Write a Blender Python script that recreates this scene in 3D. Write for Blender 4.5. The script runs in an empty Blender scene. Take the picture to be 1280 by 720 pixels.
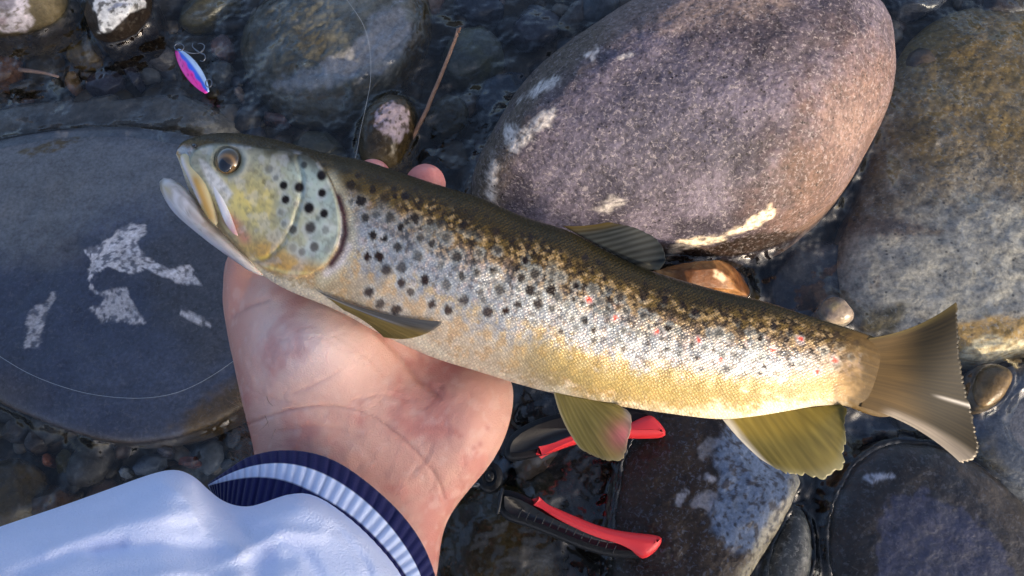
import bpy, math, random
import numpy as np
from mathutils import Vector, Matrix

# ------------------------------------------------------------------ camera, sky, sun, exposure
scene = bpy.context.scene
rng = np.random.default_rng(7)
random.seed(7)
TILT = math.radians(20.0)
HFOV = math.radians(62.0)
TH = math.tan(HFOV / 2)
CAM = np.array([0.0, -0.192, 0.527])
cd = bpy.data.cameras.new('camera')
cam = bpy.data.objects.new('camera', cd)
scene.collection.objects.link(cam)
cam.location = CAM
cam.rotation_euler = (TILT, 0, 0)
cd.sensor_fit = 'HORIZONTAL'
cd.angle = HFOV
cd.clip_start = 0.01
cd.clip_end = 200
scene.camera = cam

SUN_EL, SUN_AZ = math.radians(16), math.radians(138)      # azimuth clockwise from +Y: low, from the lower right of the frame
to_sun = Vector((math.cos(SUN_EL) * math.sin(SUN_AZ), math.cos(SUN_EL) * math.cos(SUN_AZ), math.sin(SUN_EL)))
world = bpy.data.worlds.new('World')
scene.world = world
world.use_nodes = True
wn = world.node_tree
sky = wn.nodes.new('ShaderNodeTexSky')
sky.sky_type = 'NISHITA'
sky.sun_disc = False
sky.sun_elevation = SUN_EL
sky.sun_rotation = SUN_AZ
sky.air_density = 0.55
sky.dust_density = 4.0
sky.ozone_density = 0.8
wn.links.new(sky.outputs[0], wn.nodes['Background'].inputs[0])
wn.nodes['Background'].inputs[1].default_value = 0.15
sl = bpy.data.lights.new('sun', 'SUN')
sl.energy = 2.5
sl.angle = math.radians(1.0)
sl.color = (1.0, 0.80, 0.56)
sun = bpy.data.objects.new('sun', sl)
scene.collection.objects.link(sun)
sun.rotation_euler = to_sun.to_track_quat('Z', 'Y').to_euler()
sun.location = (2, -1, 2)

vs = scene.view_settings
vs.view_transform = 'Standard'
vs.look = 'None'
vs.gamma = 1.0
vs.exposure = 1.4
vs.use_curve_mapping = False
scene.render.engine = 'CYCLES'
scene.cycles.use_denoising = True
scene.cycles.transparent_max_bounces = 24
scene.cycles.max_bounces = 8

# ------------------------------------------------------------------ helpers: picture geometry
ct, st = math.cos(TILT), math.sin(TILT)
RC = np.array([[1, 0, 0], [0, ct, -st], [0, st, ct]])      # camera -> world


def at(px, py, d):
    """point seen at (px,py) of a 1280x720 picture, d metres along the optical axis"""
    px, py, d = np.broadcast_arrays(np.asarray(px, float), np.asarray(py, float), np.asarray(d, float))
    c = np.stack([(px - 640) / 640 * TH * d, (360 - py) / 640 * TH * d, -d], -1)
    return c @ RC.T + CAM


def on_z(px, py, z):
    px, py, z = np.broadcast_arrays(np.asarray(px, float), np.asarray(py, float), np.asarray(z, float))
    r = np.stack([(px - 640) / 640 * TH, (360 - py) / 640 * TH, -np.ones_like(px)], -1) @ RC.T
    t = (z - CAM[2]) / r[..., 2]
    return CAM + r * t[..., None]


def proj(P):
    c = (np.asarray(P) - CAM) @ RC
    d = -c[..., 2]
    return np.stack([640 + c[..., 0] / d / TH * 640, 360 - c[..., 1] / d / TH * 640], -1)


def depth_of(P):
    return -((np.asarray(P) - CAM) @ RC)[..., 2]


def S(r, g, b):
    c = np.array([r, g, b], float) / 255
    return np.where(c <= 0.04045, c / 12.92, ((c + 0.055) / 1.055) ** 2.4)


def hash3(i, j, k, seed):
    n = (i * 374761393 + j * 668265263 + k * 2147483647 + seed * 974634541) & 0xFFFFFFFF
    n = ((n ^ (n >> 13)) * 1274126177) & 0xFFFFFFFF
    n = ((n ^ (n >> 16)) * 2246822519) & 0xFFFFFFFF
    return ((n ^ (n >> 15)) & 0xFFFFFF) / float(0xFFFFFF)


def vnoise(P, seed=0):
    P = np.asarray(P, float)
    I = np.floor(P).astype(np.int64)
    F = P - I
    F = F * F * (3 - 2 * F)
    out = 0
    for a in (0, 1):
        for b in (0, 1):
            for c in (0, 1):
                w = (F[:, 0] if a else 1 - F[:, 0]) * (F[:, 1] if b else 1 - F[:, 1]) * (F[:, 2] if c else 1 - F[:, 2])
                out = out + w * hash3(I[:, 0] + a, I[:, 1] + b, I[:, 2] + c, seed)
    return out


def fbm(P, freq, octv=4, seed=0, gain=0.5):
    P = np.asarray(P, float)
    if P.shape[1] == 2:
        P = np.concatenate([P, np.zeros((len(P), 1))], 1)
    s, a, t = 0, 1.0, 0
    for o in range(octv):
        s = s + a * vnoise(P * freq * 2 ** o + 17.3 * o, seed + o)
        t += a
        a *= gain
    return s / t


def sdpoly(p, poly):
    """signed distance to a polygon, negative inside"""
    poly = np.asarray(poly, float)
    d = np.full(len(p), 1e18)
    ins = np.zeros(len(p), bool)
    n = len(poly)
    for i in range(n):
        a, b = poly[i], poly[(i + 1) % n]
        e = b - a
        w = p - a
        t = np.clip((w @ e) / max(e @ e, 1e-12), 0, 1)
        q = w - t[:, None] * e
        d = np.minimum(d, (q * q).sum(1))
        c = (a[1] > p[:, 1]) != (b[1] > p[:, 1])
        with np.errstate(divide='ignore', invalid='ignore'):
            x = a[0] + (p[:, 1] - a[1]) / (b[1] - a[1]) * e[0]
        ins ^= c & (p[:, 0] < x)
    d = np.sqrt(d)
    return np.where(ins, -d, d)


def dline(p, line):
    line = np.asarray(line, float)
    d = np.full(len(p), 1e18)
    for a, b in zip(line[:-1], line[1:]):
        e = b - a
        w = p - a
        t = np.clip((w @ e) / max(e @ e, 1e-12), 0, 1)
        q = w - t[:, None] * e
        d = np.minimum(d, (q * q).sum(1))
    return np.sqrt(d)


def sm(a, b, x):
    t = np.clip((x - a) / (b - a), 0, 1)
    return t * t * (3 - 2 * t)


def mixc(c, d, m):
    d = np.asarray(d, float)
    return c * (1 - m[:, None]) + d * m[:, None]


def along(line, n=None, t=None):
    """points at normalised arc length along a polyline (smoothed)"""
    line = np.asarray(line, float)
    seg = np.r_[0, np.cumsum(np.linalg.norm(np.diff(line, axis=0), axis=1))]
    seg /= seg[-1]
    t = np.linspace(0, 1, n) if t is None else t
    return np.stack([np.interp(t, seg, line[:, k]) for k in range(line.shape[1])], 1)


def smooth_closed(poly, n, rounds=2):
    p = np.asarray(poly, float)
    for _ in range(rounds):                                   # Chaikin
        q = np.roll(p, -1, 0)
        p = np.stack([0.75 * p + 0.25 * q, 0.25 * p + 0.75 * q], 1).reshape(-1, p.shape[1])
    return p


def smooth_open(line, rounds=3):
    p = np.asarray(line, float)
    for _ in range(rounds):
        a, b = p[:-1], p[1:]
        m = np.stack([0.75 * a + 0.25 * b, 0.25 * a + 0.75 * b], 1).reshape(-1, p.shape[1])
        p = np.vstack([p[:1], m[1:-1], p[-1:]])
    return p


# ------------------------------------------------------------------ helpers: meshes and objects
def new_mesh(name, V, F, smooth=True):
    V = np.ascontiguousarray(V, np.float32)
    me = bpy.data.meshes.new(name)
    quads = [np.asarray(f, np.int32) for f in (F if isinstance(F, list) else [F])]
    nl = sum(f.size for f in quads)
    nf = sum(len(f) for f in quads)
    me.vertices.add(len(V))
    me.vertices.foreach_set('co', V.ravel())
    me.loops.add(nl)
    me.loops.foreach_set('vertex_index', np.concatenate([f.ravel() for f in quads]))
    me.polygons.add(nf)
    cnt = np.concatenate([np.full(len(f), f.shape[1], np.int32) for f in quads])
    me.polygons.foreach_set('loop_start', np.r_[0, np.cumsum(cnt)[:-1]].astype(np.int32))
    me.update(calc_edges=True)
    me.validate()
    me.polygons.foreach_set('use_smooth', np.full(len(me.polygons), smooth))
    return me


def set_col(me, col, extra=None):
    n = len(me.vertices)
    c = np.ones((n, 4), np.float32)
    c[:, :3] = np.clip(col, 0, 1)
    a = me.color_attributes.new('Col', 'FLOAT_COLOR', 'POINT')
    a.data.foreach_set('color', c.ravel())
    for k, v in (extra or {}).items():
        b = me.attributes.new(k, 'FLOAT', 'POINT')
        b.data.foreach_set('value', np.ascontiguousarray(np.broadcast_to(v, (n,)), np.float32))


def link(name, me, mat=None, parent=None, loc=None):
    o = bpy.data.objects.new(name, me)
    scene.collection.objects.link(o)
    if loc is not None:
        loc = Vector(loc)
        if me is not None:
            me.transform(Matrix.Translation(-loc))
        o.location = loc
    if parent is not None:
        o.parent = parent
        o.matrix_parent_inverse = Matrix.Translation(-parent.location) if parent.parent is None else \
            Matrix.Translation(-(parent.location))
    if mat is not None and me is not None:
        me.materials.append(mat)
    return o


def tag(o, label=None, cat=None, group=None, kind=None):
    for k, v in (('label', label), ('category', cat), ('group', group), ('kind', kind)):
        if v:
            o[k] = v
    return o


def empty(name, loc):
    o = bpy.data.objects.new(name, None)
    scene.collection.objects.link(o)
    o.location = Vector(loc)
    o.empty_display_size = 0.02
    return o


def grid_faces(r, c, wrap=False, off=0):
    i, j = np.meshgrid(np.arange(r - 1), np.arange(c if wrap else c - 1), indexing='ij')
    j2 = (j + 1) % c
    return (np.stack([i * c + j, i * c + j2, (i + 1) * c + j2, (i + 1) * c + j], -1).reshape(-1, 4) + off).astype(np.int32)


def tube(path, rad, n=12, cap=True):
    """tapered round tube along a 3-D path"""
    path = np.asarray(path, float)
    rad = np.broadcast_to(np.asarray(rad, float), (len(path),))
    T = np.gradient(path, axis=0)
    T /= np.linalg.norm(T, axis=1)[:, None] + 1e-12
    up = np.array([0.13, 0.31, 0.94])
    A = np.cross(T, up)
    A /= np.linalg.norm(A, axis=1)[:, None]
    B = np.cross(T, A)
    th = np.linspace(0, 2 * np.pi, n, endpoint=False)
    V = path[:, None] + rad[:, None, None] * (np.cos(th)[None, :, None] * A[:, None] + np.sin(th)[None, :, None] * B[:, None])
    V = V.reshape(-1, 3)
    F = [grid_faces(len(path), n, True)]
    if cap:
        V = np.vstack([V, path[0] - T[0] * rad[0] * .5, path[-1] + T[-1] * rad[-1] * .5])
        a, b = len(V) - 2, len(V) - 1
        k = np.arange(n)
        o = (len(path) - 1) * n
        F.append(np.stack([k, np.full(n, a), (k + 1) % n], 1).astype(np.int32))
        F.append(np.stack([o + k, o + (k + 1) % n, np.full(n, b)], 1).astype(np.int32))
    return V, F


def join(parts):
    V, F, off = [], [], 0
    for v, f in parts:
        V.append(v)
        for q in (f if isinstance(f, list) else [f]):
            F.append(np.asarray(q) + off)
        off += len(v)
    return np.vstack(V), F


# ------------------------------------------------------------------ helpers: materials
class NT:
    def __init__(self, name):
        self.m = bpy.data.materials.new(name)
        self.m.use_nodes = True
        self.t = self.m.node_tree
        self.b = self.t.nodes['Principled BSDF']
        self.out = self.t.nodes['Material Output']

    def n(self, typ, **kw):
        x = self.t.nodes.new(typ)
        for k, v in kw.items():
            setattr(x, k, v)
        return x

    def val(self, sock, v):
        if hasattr(v, 'is_linked') or isinstance(v, bpy.types.NodeSocket):
            self.t.links.new(v, sock)
        else:
            if isinstance(v, (tuple, list, np.ndarray)) and len(v) == 3 and sock.type == 'RGBA':
                v = (*v, 1)
            sock.default_value = v

    def attr(self, name):
        return self.n('ShaderNodeAttribute', attribute_name=name)

    def pos(self):
        return self.n('ShaderNodeNewGeometry').outputs['Position']

    def noise(self, vec, scale, detail=4, rough=0.55, dist=0.0):
        x = self.n('ShaderNodeTexNoise')
        self.val(x.inputs['Vector'], vec)
        x.inputs['Scale'].default_value = scale
        x.inputs['Detail'].default_value = detail
        x.inputs['Roughness'].default_value = rough
        x.inputs['Distortion'].default_value = dist
        return x.outputs['Fac']

    def voro(self, vec, scale, rand=1.0, feature='F1', out='Distance'):
        x = self.n('ShaderNodeTexVoronoi', feature=feature)
        self.val(x.inputs['Vector'], vec)
        x.inputs['Scale'].default_value = scale
        x.inputs['Randomness'].default_value = rand
        return x.outputs[out]

    def math(self, op, a, b=0.0, c=None, clamp=False):
        x = self.n('ShaderNodeMath', operation=op, use_clamp=clamp)
        self.val(x.inputs[0], a)
        self.val(x.inputs[1], b)
        if c is not None:
            self.val(x.inputs[2], c)
        return x.outputs[0]

    def rng(self, v, a, b, c, d, smooth=True):
        x = self.n('ShaderNodeMapRange', interpolation_type='SMOOTHSTEP' if smooth else 'LINEAR')
        self.val(x.inputs['Value'], v)
        for k, w in zip(('From Min', 'From Max', 'To Min', 'To Max'), (a, b, c, d)):
            self.val(x.inputs[k], w)
        return x.outputs['Result']

    def mix(self, fac, a, b, blend='MIX'):
        x = self.n('ShaderNodeMix', data_type='RGBA', blend_type=blend, clamp_factor=True)
        self.val(x.inputs[0], fac)
        self.val(x.inputs[6], a)
        self.val(x.inputs[7], b)
        return x.outputs[2]

    def scale_col(self, col, f):
        x = self.n('ShaderNodeVectorMath', operation='SCALE')
        self.val(x.inputs[0], col)
        self.val(x.inputs['Scale'], f)
        return x.outputs[0]

    def bump(self, h, strength=0.5, dist=0.001, normal=None):
        x = self.n('ShaderNodeBump')
        x.inputs['Strength'].default_value = strength
        x.inputs['Distance'].default_value = dist
        self.val(x.inputs['Height'], h)
        if normal is not None:
            self.val(x.inputs['Normal'], normal)
        return x.outputs['Normal']

    def set(self, **kw):
        for k, v in kw.items():
            self.val(self.b.inputs[k.replace('_', ' ')], v)


def stone_mat(name, grain=180, amp=0.7, speck=None, speck_scale=260, speck_amt=0.0, dark_amt=0.0, rough=0.75, wetrough=0.16, bump=0.5, wetspec=0.45):
    """vertex colour = mineral tints plus some painted-in light and shade; grain, flecks and gloss from nodes"""
    m = NT(name)
    p = m.pos()
    col = m.attr('Col').outputs['Color']
    wet = m.attr('wet').outputs['Fac']
    n1 = m.noise(p, grain, 6, 0.65)
    n2 = m.noise(p, grain * 0.22, 4, 0.6)
    f = m.math('ADD', m.rng(n1, 0.3, 0.7, 1 - amp, 1 + amp, False), m.rng(n2, 0.3, 0.7, -0.22, 0.22, False))
    c = m.scale_col(col, f)
    if speck_amt:
        k = m.noise(p, speck_scale, 3, 0.7, 0.6)
        c = m.mix(m.rng(k, 0.53, 0.66, 0.0, speck_amt), c, speck)
    if dark_amt:
        d = m.voro(p, speck_scale * 0.55)
        d2 = m.noise(p, speck_scale * 0.2, 2)
        c = m.mix(m.math('MULTIPLY', m.rng(d, 0.10, 0.24, dark_amt, 0.0), m.rng(d2, 0.45, 0.6, 0.0, 1.0)), c, (0.012, 0.010, 0.012))
    wn_ = m.noise(p, 60, 4, 0.6)
    w = m.math('MULTIPLY', wet, m.rng(wn_, 0.30, 0.62, 0.55, 1.0), clamp=True)
    c = m.scale_col(c, m.rng(w, 0, 1, 0.92, 0.56, False))
    m.set(Base_Color=c, Roughness=m.rng(w, 0, 1, rough, wetrough, False), Specular_IOR_Level=m.rng(w, 0, 1, 0.25, wetspec, False))
    b1 = m.bump(n2, bump * 0.8, 0.004)
    m.set(Normal=m.bump(n1, bump, 0.0016, b1))
    return m.m


MAT = {}
MAT['boulder'] = stone_mat('boulder_stone', 330, 0.60, S(186, 178, 182), 460, 0.34, 0.95, 0.6, 0.2, 0.6)
MAT['slab'] = stone_mat('slab_stone', 420, 0.40, S(120, 122, 130), 380, 0.28, 0.0, 0.62, 0.26, 0.30, 0.85)
MAT['granite'] = stone_mat('granite_stone', 260, 0.55, S(190, 186, 175), 330, 0.45, 0.7, 0.65, 0.22, 0.5)
MAT['cobble'] = stone_mat('cobble_stone', 220, 0.40, S(150, 145, 135), 300, 0.15, 0.0, 0.6, 0.13, 0.35)
MAT['wedge'] = stone_mat('wedge_stone', 380, 0.45, S(120, 130, 150), 420, 0.35, 0.5, 0.6, 0.22, 0.45)

# ------------------------------------------------------------------ stones
STONES = []          # (verts of waterline) collected for the water's edge


def ring_radius(poly2d, c, th):
    """radius of a polygon about c along the directions th"""
    q = np.asarray(poly2d) - c
    n = len(q)
    best = np.zeros(len(th))
    dx, dy = np.cos(th), np.sin(th)
    for i in range(n):
        a, b = q[i], q[(i + 1) % n]
        e = b - a
        den = dx * e[1] - dy * e[0]
        with np.errstate(divide='ignore', invalid='ignore'):
            t = (a[0] * e[1] - a[1] * e[0]) / den
            s = (a[0] * dy - a[1] * dx) / den
        ok = (np.abs(den) > 1e-12) & (s >= -1e-9) & (s <= 1 + 1e-9) & (t > 0)
        best = np.where(ok, np.maximum(best, t), best)
    bad = best <= 0
    if bad.any():
        best[bad] = np.interp(th[bad], th[~bad], best[~bad], period=2 * np.pi)
    return best


def stone(name, label, poly, z0, up, down, paint, mat='cobble', p=2.4, res=(40, 72), rough=0.05, freq=22, tilt=(0, 0), seed=1,
          cat='stone', group=None, fit=4, fine=0.0, facet=0.0):
    poly = smooth_closed(poly, 0, 2)
    nu, nt = res
    th = np.linspace(0, 2 * np.pi, nt, endpoint=False)
    Wp = on_z(poly[:, 0], poly[:, 1], z0)[:, :2]
    c = (Wp.min(0) + Wp.max(0)) / 2
    cpx = proj(np.array([[c[0], c[1], z0]]))[0]
    R = ring_radius(Wp, c, th)
    nb = int(min(120, nt // 2))
    tb = np.linspace(-np.pi, np.pi, nb, endpoint=False)
    R0 = R.copy()
    nd = max(8, nu // 3)
    s = np.concatenate([np.linspace(0, 1, nu) ** 0.9, np.linspace(1, 0, nd)[1:]])
    top = np.r_[np.ones(nu, bool), np.zeros(nd - 1, bool)]
    f = np.sin(s * np.pi / 2)
    zz = np.where(top, up, -down) * np.power(np.clip(1 - f ** p, 0, 1), 1 / p)
    dirs = np.stack([np.cos(th), np.sin(th)], 1)

    def build(R):
        xy = c + f[:, None, None] * R[None, :, None] * dirs[None]
        V = np.concatenate([xy, np.broadcast_to((z0 + zz)[:, None, None], (len(f), nt, 1))], 2).reshape(-1, 3)
        rel = V - np.array([c[0], c[1], z0])
        size = np.sqrt(R.mean() ** 2)
        nz = fbm(V + seed * 3.1, freq, 3, seed) - 0.5
        V = V + rel / (np.linalg.norm(rel, axis=1)[:, None] + 1e-9) * (nz * rough * 2 * size)[:, None] * np.array([1, 1, .6])
        if fine:
            V[:, 2] += (fbm(V, freq * 6, 3, seed + 5) - 0.5) * fine
        if facet:
            rf = np.random.default_rng(seed)
            cc_ = np.array([c[0], c[1], z0])
            for _k in range(11):
                n_ = rf.normal(size=3)
                n_[2] = abs(n_[2]) * 0.8
                n_ /= np.linalg.norm(n_)
                dn = (V - cc_) @ n_
                lim = dn.max() * rf.uniform(facet, min(0.97, facet + 0.2))
                V = V - np.maximum(0, dn - lim)[:, None] * n_ * 0.94
        V[:, 2] += tilt[0] * rel[:, 0] + tilt[1] * rel[:, 1]
        return V

    for _ in range(fit):
        V = build(R)
        q = proj(V)
        q = q[:nu * nt] - cpx
        ang = np.arctan2(q[:, 1], q[:, 0])
        rad = np.hypot(q[:, 0], q[:, 1])
        b = ((ang + np.pi) / (2 * np.pi) * nb).astype(int) % nb
        mx = np.zeros(nb)
        np.maximum.at(mx, b, rad)
        tgt = ring_radius(poly, cpx, tb + np.pi / nb)
        ok = mx > 0
        ratio = np.interp(np.arange(nb), np.where(ok)[0], (tgt[ok] / mx[ok]), period=nb)
        ratio = np.mean([np.roll(ratio, k) for k in (-1, 0, 1)], 0)
        e = proj(np.concatenate([c + R[:, None] * dirs, np.full((nt, 1), z0)], 1)) - cpx
        ea = np.arctan2(e[:, 1], e[:, 0])
        R = np.clip(R * np.interp((ea + np.pi) / (2 * np.pi) * nb - 0.5, np.arange(nb), ratio, period=nb) ** 0.85, 0.55 * R0, 1.35 * R0)
    V = build(R)
    # merge the pole rings
    F = grid_faces(len(f), nt, True)
    px = proj(V)
    col, wet = paint(V, px)
    # waterline for the meniscus
    Z = V[:, 2].reshape(len(f), nt)
    XY = V[:, :2].reshape(len(f), nt, 2)
    for j in range(nt):
        k = np.where((Z[:-1, j] > 0) & (Z[1:, j] <= 0))[0]
        if len(k):
            k = k[0]
            t = Z[k, j] / (Z[k, j] - Z[k + 1, j])
            STONES.append(XY[k, j] * (1 - t) + XY[k + 1, j] * t)
    me = new_mesh(name, V, F[:, ::-1])
    set_col(me, col, {'wet': wet})
    o = link(name, me, MAT[mat], None, (c[0], c[1], V[:, 2].min()))
    return tag(o, label, cat, group)


def painter(c1, c2, freq=30, algae=None, algae_band=(-0.06, 0.004), wet0=(0.002, 0.010), patches=(), seed=0, wet_all=None, dry=0.0, silt=0.0):
    """tints of one stone: mineral mottling, algae growth below the waterline, crust patches and painted-in light and shade, all with ragged outlines"""
    def f(V, px):
        n = fbm(V, freq, 4, seed)
        c = mixc(np.tile(np.asarray(c1, float), (len(V), 1)), c2, sm(0.35, 0.65, n))
        n2 = fbm(V, freq * 2.5, 4, seed + 9)
        wet = 1 - sm(wet0[0], wet0[1], V[:, 2] + (n2 - 0.5) * 0.012)
        wet = np.maximum(wet, dry)
        if wet_all is not None:
            wet = np.full(len(V), wet_all)
        if algae is not None:
            m = (1 - sm(algae_band[1] - 0.004, algae_band[1] + 0.004, V[:, 2] + (n - 0.5) * 0.02)) * sm(algae_band[0] - 0.01, algae_band[0] + 0.01, V[:, 2])
            c = mixc(c, algae, m * (0.45 + 0.5 * n2))
        for pt in patches:
            poly, pc, am, edge, rag, w = pt
            sd = sdpoly(px, poly) + (fbm(V, 220, 3, seed + 21) - 0.5) * rag * 2 + (fbm(V, 70, 2, seed + 31) - 0.5) * rag * 1.5
            m = (1 - sm(-edge, edge, sd)) * am
            if rag < 8:
                m = m * (1 - 0.75 * sm(0.55, 0.66, fbm(V, 420, 2, seed + 41)))
            c = mixc(c, pc, m)
            if w is not None:
                wet = wet * (1 - m) + w * m
        return c, wet
    return f


# the big granite boulder
lilac, brown, pale = S(150, 141, 156), S(140, 108, 92), S(216, 210, 205)
P_boulder = painter(S(58, 54, 66), S(94, 88, 102), 34, S(62, 46, 26), (-0.2, 0.016), (0.004, 0.016), [
    ([(570, 270), (600, 170), (680, 60), (790, -20), (860, -20), (760, 60), (690, 120), (640, 190), (618, 270)], S(96, 86, 74), 0.9, 18, 14, 0.1),
    ([(940, 300), (985, 200), (1010, 130), (1060, 60), (1130, 60), (1130, 150), (1060, 270), (980, 330)], S(100, 76, 64), 0.8, 60, 30, 0),  # warm sun on the right flank worked into the colour
    ([(1030, 130), (1070, 110), (1085, 140), (1060, 190), (1030, 180)], S(150, 128, 122), 0.35, 24, 16, 0),
    ([(700, 120), (820, 60), (930, 90), (900, 190), (780, 240), (680, 250)], S(74, 74, 92), 0.55, 50, 30, 0),  # blue cast of sky light on the top, put in as colour
    ([(820, 20), (960, 0), (1050, 40), (1000, 80), (880, 60)], S(64, 56, 60), 0.5, 30, 26, 0),
    ([(720, -30), (1000, -30), (980, 10), (860, 30), (760, 40)], S(122, 108, 104), 0.7, 14, 14, 0),
    ([(645, 127), (668, 108), (694, 92), (702, 98), (688, 112), (660, 124)], pale, 0.85, 2, 5, 0),
    ([(640, 186), (655, 160), (680, 138), (694, 136), (690, 155), (668, 172), (650, 190)], pale, 0.85, 2, 6, 0),
    ([(628, 155), (640, 150), (648, 160), (640, 185), (630, 180)], pale, 0.8, 2, 5, 0),
    ([(608, 215), (618, 190), (622, 230), (618, 255), (606, 255)], pale, 0.7, 2, 5, 0),
    ([(730, 70), (748, 58), (752, 66), (740, 76)], pale, 0.8, 2, 4, 0),
    ([(770, 72), (790, 62), (792, 70), (775, 76)], pale, 0.75, 2, 3, 0),
    ([(742, 262), (765, 245), (782, 252), (760, 268)], pale, 0.6, 3, 6, 0),
    ([(830, 330), (840, 304), (880, 297), (930, 280), (962, 258), (968, 266), (948, 286), (900, 303), (860, 312), (840, 330)], S(228, 212, 186), 0.95, 2, 5, 0),  # sunlit ledge along the lower edge, painted as a pale strip
    ([(820, 345), (850, 313), (900, 304), (950, 288), (1000, 290), (960, 330), (900, 345)], S(34, 20, 12), 0.97, 3, 8, 0.4),  # shade of the underside below the ledge, painted dark
], 3)
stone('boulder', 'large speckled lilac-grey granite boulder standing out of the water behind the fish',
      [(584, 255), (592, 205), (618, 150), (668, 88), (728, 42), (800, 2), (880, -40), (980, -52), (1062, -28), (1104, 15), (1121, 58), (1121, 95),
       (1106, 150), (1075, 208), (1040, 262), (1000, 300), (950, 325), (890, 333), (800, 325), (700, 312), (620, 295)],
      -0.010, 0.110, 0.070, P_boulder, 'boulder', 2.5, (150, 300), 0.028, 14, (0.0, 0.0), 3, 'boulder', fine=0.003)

# the wet slab on the left
chalk = S(205, 203, 206)
P_slab = painter(S(56, 64, 86), S(74, 82, 102), 16, S(86, 66, 26), (-0.2, 0.0045), (-0.3, -0.29), [
    ([(-120, 150), (120, 150), (330, 190), (330, 260), (150, 262), (60, 320), (-120, 330)], S(112, 116, 120), 0.8, 40, 22, 0.6),  # sky reflected in the wet upper left, painted as paler grey
    ([(170, 300), (330, 240), (360, 420), (250, 470), (190, 380)], S(70, 70, 70), 0.6, 26, 18, 0.5),
    ([(215, 530), (300, 470), (345, 430), (350, 520), (300, 560), (240, 560)], S(92, 70, 24), 0.85, 12, 12, 0.9),
    ([(107, 312), (137, 300), (150, 282), (165, 277), (180, 282), (184, 292), (174, 302), (178, 317), (197, 328), (214, 337), (240, 328), (243, 342),
      (252, 356), (225, 355), (203, 346), (183, 337), (161, 342), (135, 334), (118, 342), (113, 356), (108, 345), (112, 330)], chalk, 0.92, 1.2, 4, 0),
    ([(113, 354), (122, 364), (135, 362), (158, 360), (169, 382), (179, 404), (152, 401), (127, 403), (109, 385), (126, 380), (133, 372), (118, 366)],
     chalk * 0.8, 0.85, 1.5, 5, 0),
    ([(66, 366), (70, 374), (60, 390), (54, 412), (47, 436), (28, 438), (34, 420), (30, 405), (38, 386), (52, 380)], chalk * 0.75, 0.8, 1.5, 5, 0),
    ([(226, 387), (240, 390), (264, 406), (262, 409), (246, 403), (226, 393)], chalk * 0.9, 0.85, 1.0, 2, 0),
    ([(21, 190), (57, 177), (82, 172), (100, 172), (87, 180), (70, 191), (50, 192), (37, 196)], S(84, 70, 34), 0.9, 2, 4, 0.4),
], 11, dry=0.75)
stone('flat_slab', 'broad dark wet slab with chalky white patches at the left edge',
      [(-110, 330), (-90, 220), (-30, 178), (80, 160), (190, 158), (280, 176), (350, 240), (372, 350), (360, 440), (330, 500), (285, 528), (230, 548),
       (175, 558), (120, 552), (55, 528), (-10, 502), (-80, 440)],
      -0.004, 0.014, 0.062, P_slab, 'slab', 3.6, (150, 280), 0.02, 12, (0.0, -0.045), 11, 'stone', fine=0.0012)

# right-hand rock, mostly below the surface
P_right = painter(S(126, 112, 92), S(146, 134, 116), 18, S(108, 84, 38), (-0.2, -0.012), (-0.3, -0.2), [
    ([(1080, 200), (1120, 20), (1340, -10), (1340, 250), (1240, 190), (1150, 230)], S(138, 110, 54), 0.9, 40, 26, 0.6),
    ([(1100, 160), (1180, 130), (1280, 150), (1280, 110), (1130, 100)], S(150, 128, 88), 0.6, 26, 20, 0.6),
    ([(1040, 300), (1100, 280), (1160, 250), (1330, 260), (1330, 400), (1200, 410), (1060, 400)], S(184, 178, 166), 0.85, 22, 26, 0.5),
    ([(1040, 285), (1110, 268), (1190, 290), (1130, 296)], S(104, 80, 62), 0.8, 8, 8, 0.6),
    ([(1070, 420), (1090, 385), (1130, 380), (1120, 420)], S(108, 92, 48), 0.8, 6, 8, 0.4),
    ([(1185, 405), (1280, 392), (1340, 390), (1340, 450), (1185, 462)], S(176, 140, 78), 0.95, 4, 9, 0.2),  # golden sunlight on the ledge, painted in
    ([(1195, 440), (1230, 420), (1280, 424), (1340, 430), (1340, 460), (1200, 470)], S(240, 222, 180), 0.9, 2, 6, 0.1),  # brightest sunlit lip of the ledge, painted cream
], 23, dry=0.55)
stone('submerged_rock', 'broad olive and grey algae-stained rock mostly under water at the right edge',
      [(1036, 340), (1042, 300), (1070, 240), (1092, 150), (1122, 60), (1180, 14), (1260, 4), (1350, 20), (1400, 160), (1400, 330), (1350, 440), (1280, 444),
       (1215, 462), (1150, 440), (1090, 425), (1055, 398)],
      -0.032, 0.026, 0.040, P_right, 'granite', 3.0, (130, 240), 0.03, 16, (0.03, -0.085), 23, 'rock', fine=0.003)

P_mid = painter(S(104, 108, 104), S(126, 128, 120), 26, S(76, 64, 26), (-0.2, 0.0), (-0.3, -0.2), [
    ([(340, 105), (440, 60), (470, 20), (500, 0), (520, 40), (480, 90), (420, 110), (360, 115)], S(160, 162, 166), 0.8, 6, 9, 0.7),
    ([(500, -30), (550, -20), (545, 60), (510, 110), (480, 135), (505, 70), (520, 20)], S(86, 66, 20), 0.95, 6, 6, 0.9),
    ([(370, 120), (420, 118), (470, 105), (450, 115), (400, 130)], S(100, 76, 30), 0.85, 5, 6, 0.9),
], 31, dry=0.8)
stone('river_stone', 'round greenish grey stone half under water above the trout\'s head',
      [(299, 75), (302, 35), (328, -2), (380, -32), (460, -40), (525, -22), (542, 12), (538, 52), (514, 98), (480, 132), (440, 154), (400, 158), (358, 148), (322, 122)],
      -0.024, 0.028, 0.035, P_mid, 'cobble', 3.0, (110, 200), 0.05, 22, (0.10, 0.02), 31, fine=0.005)

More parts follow.
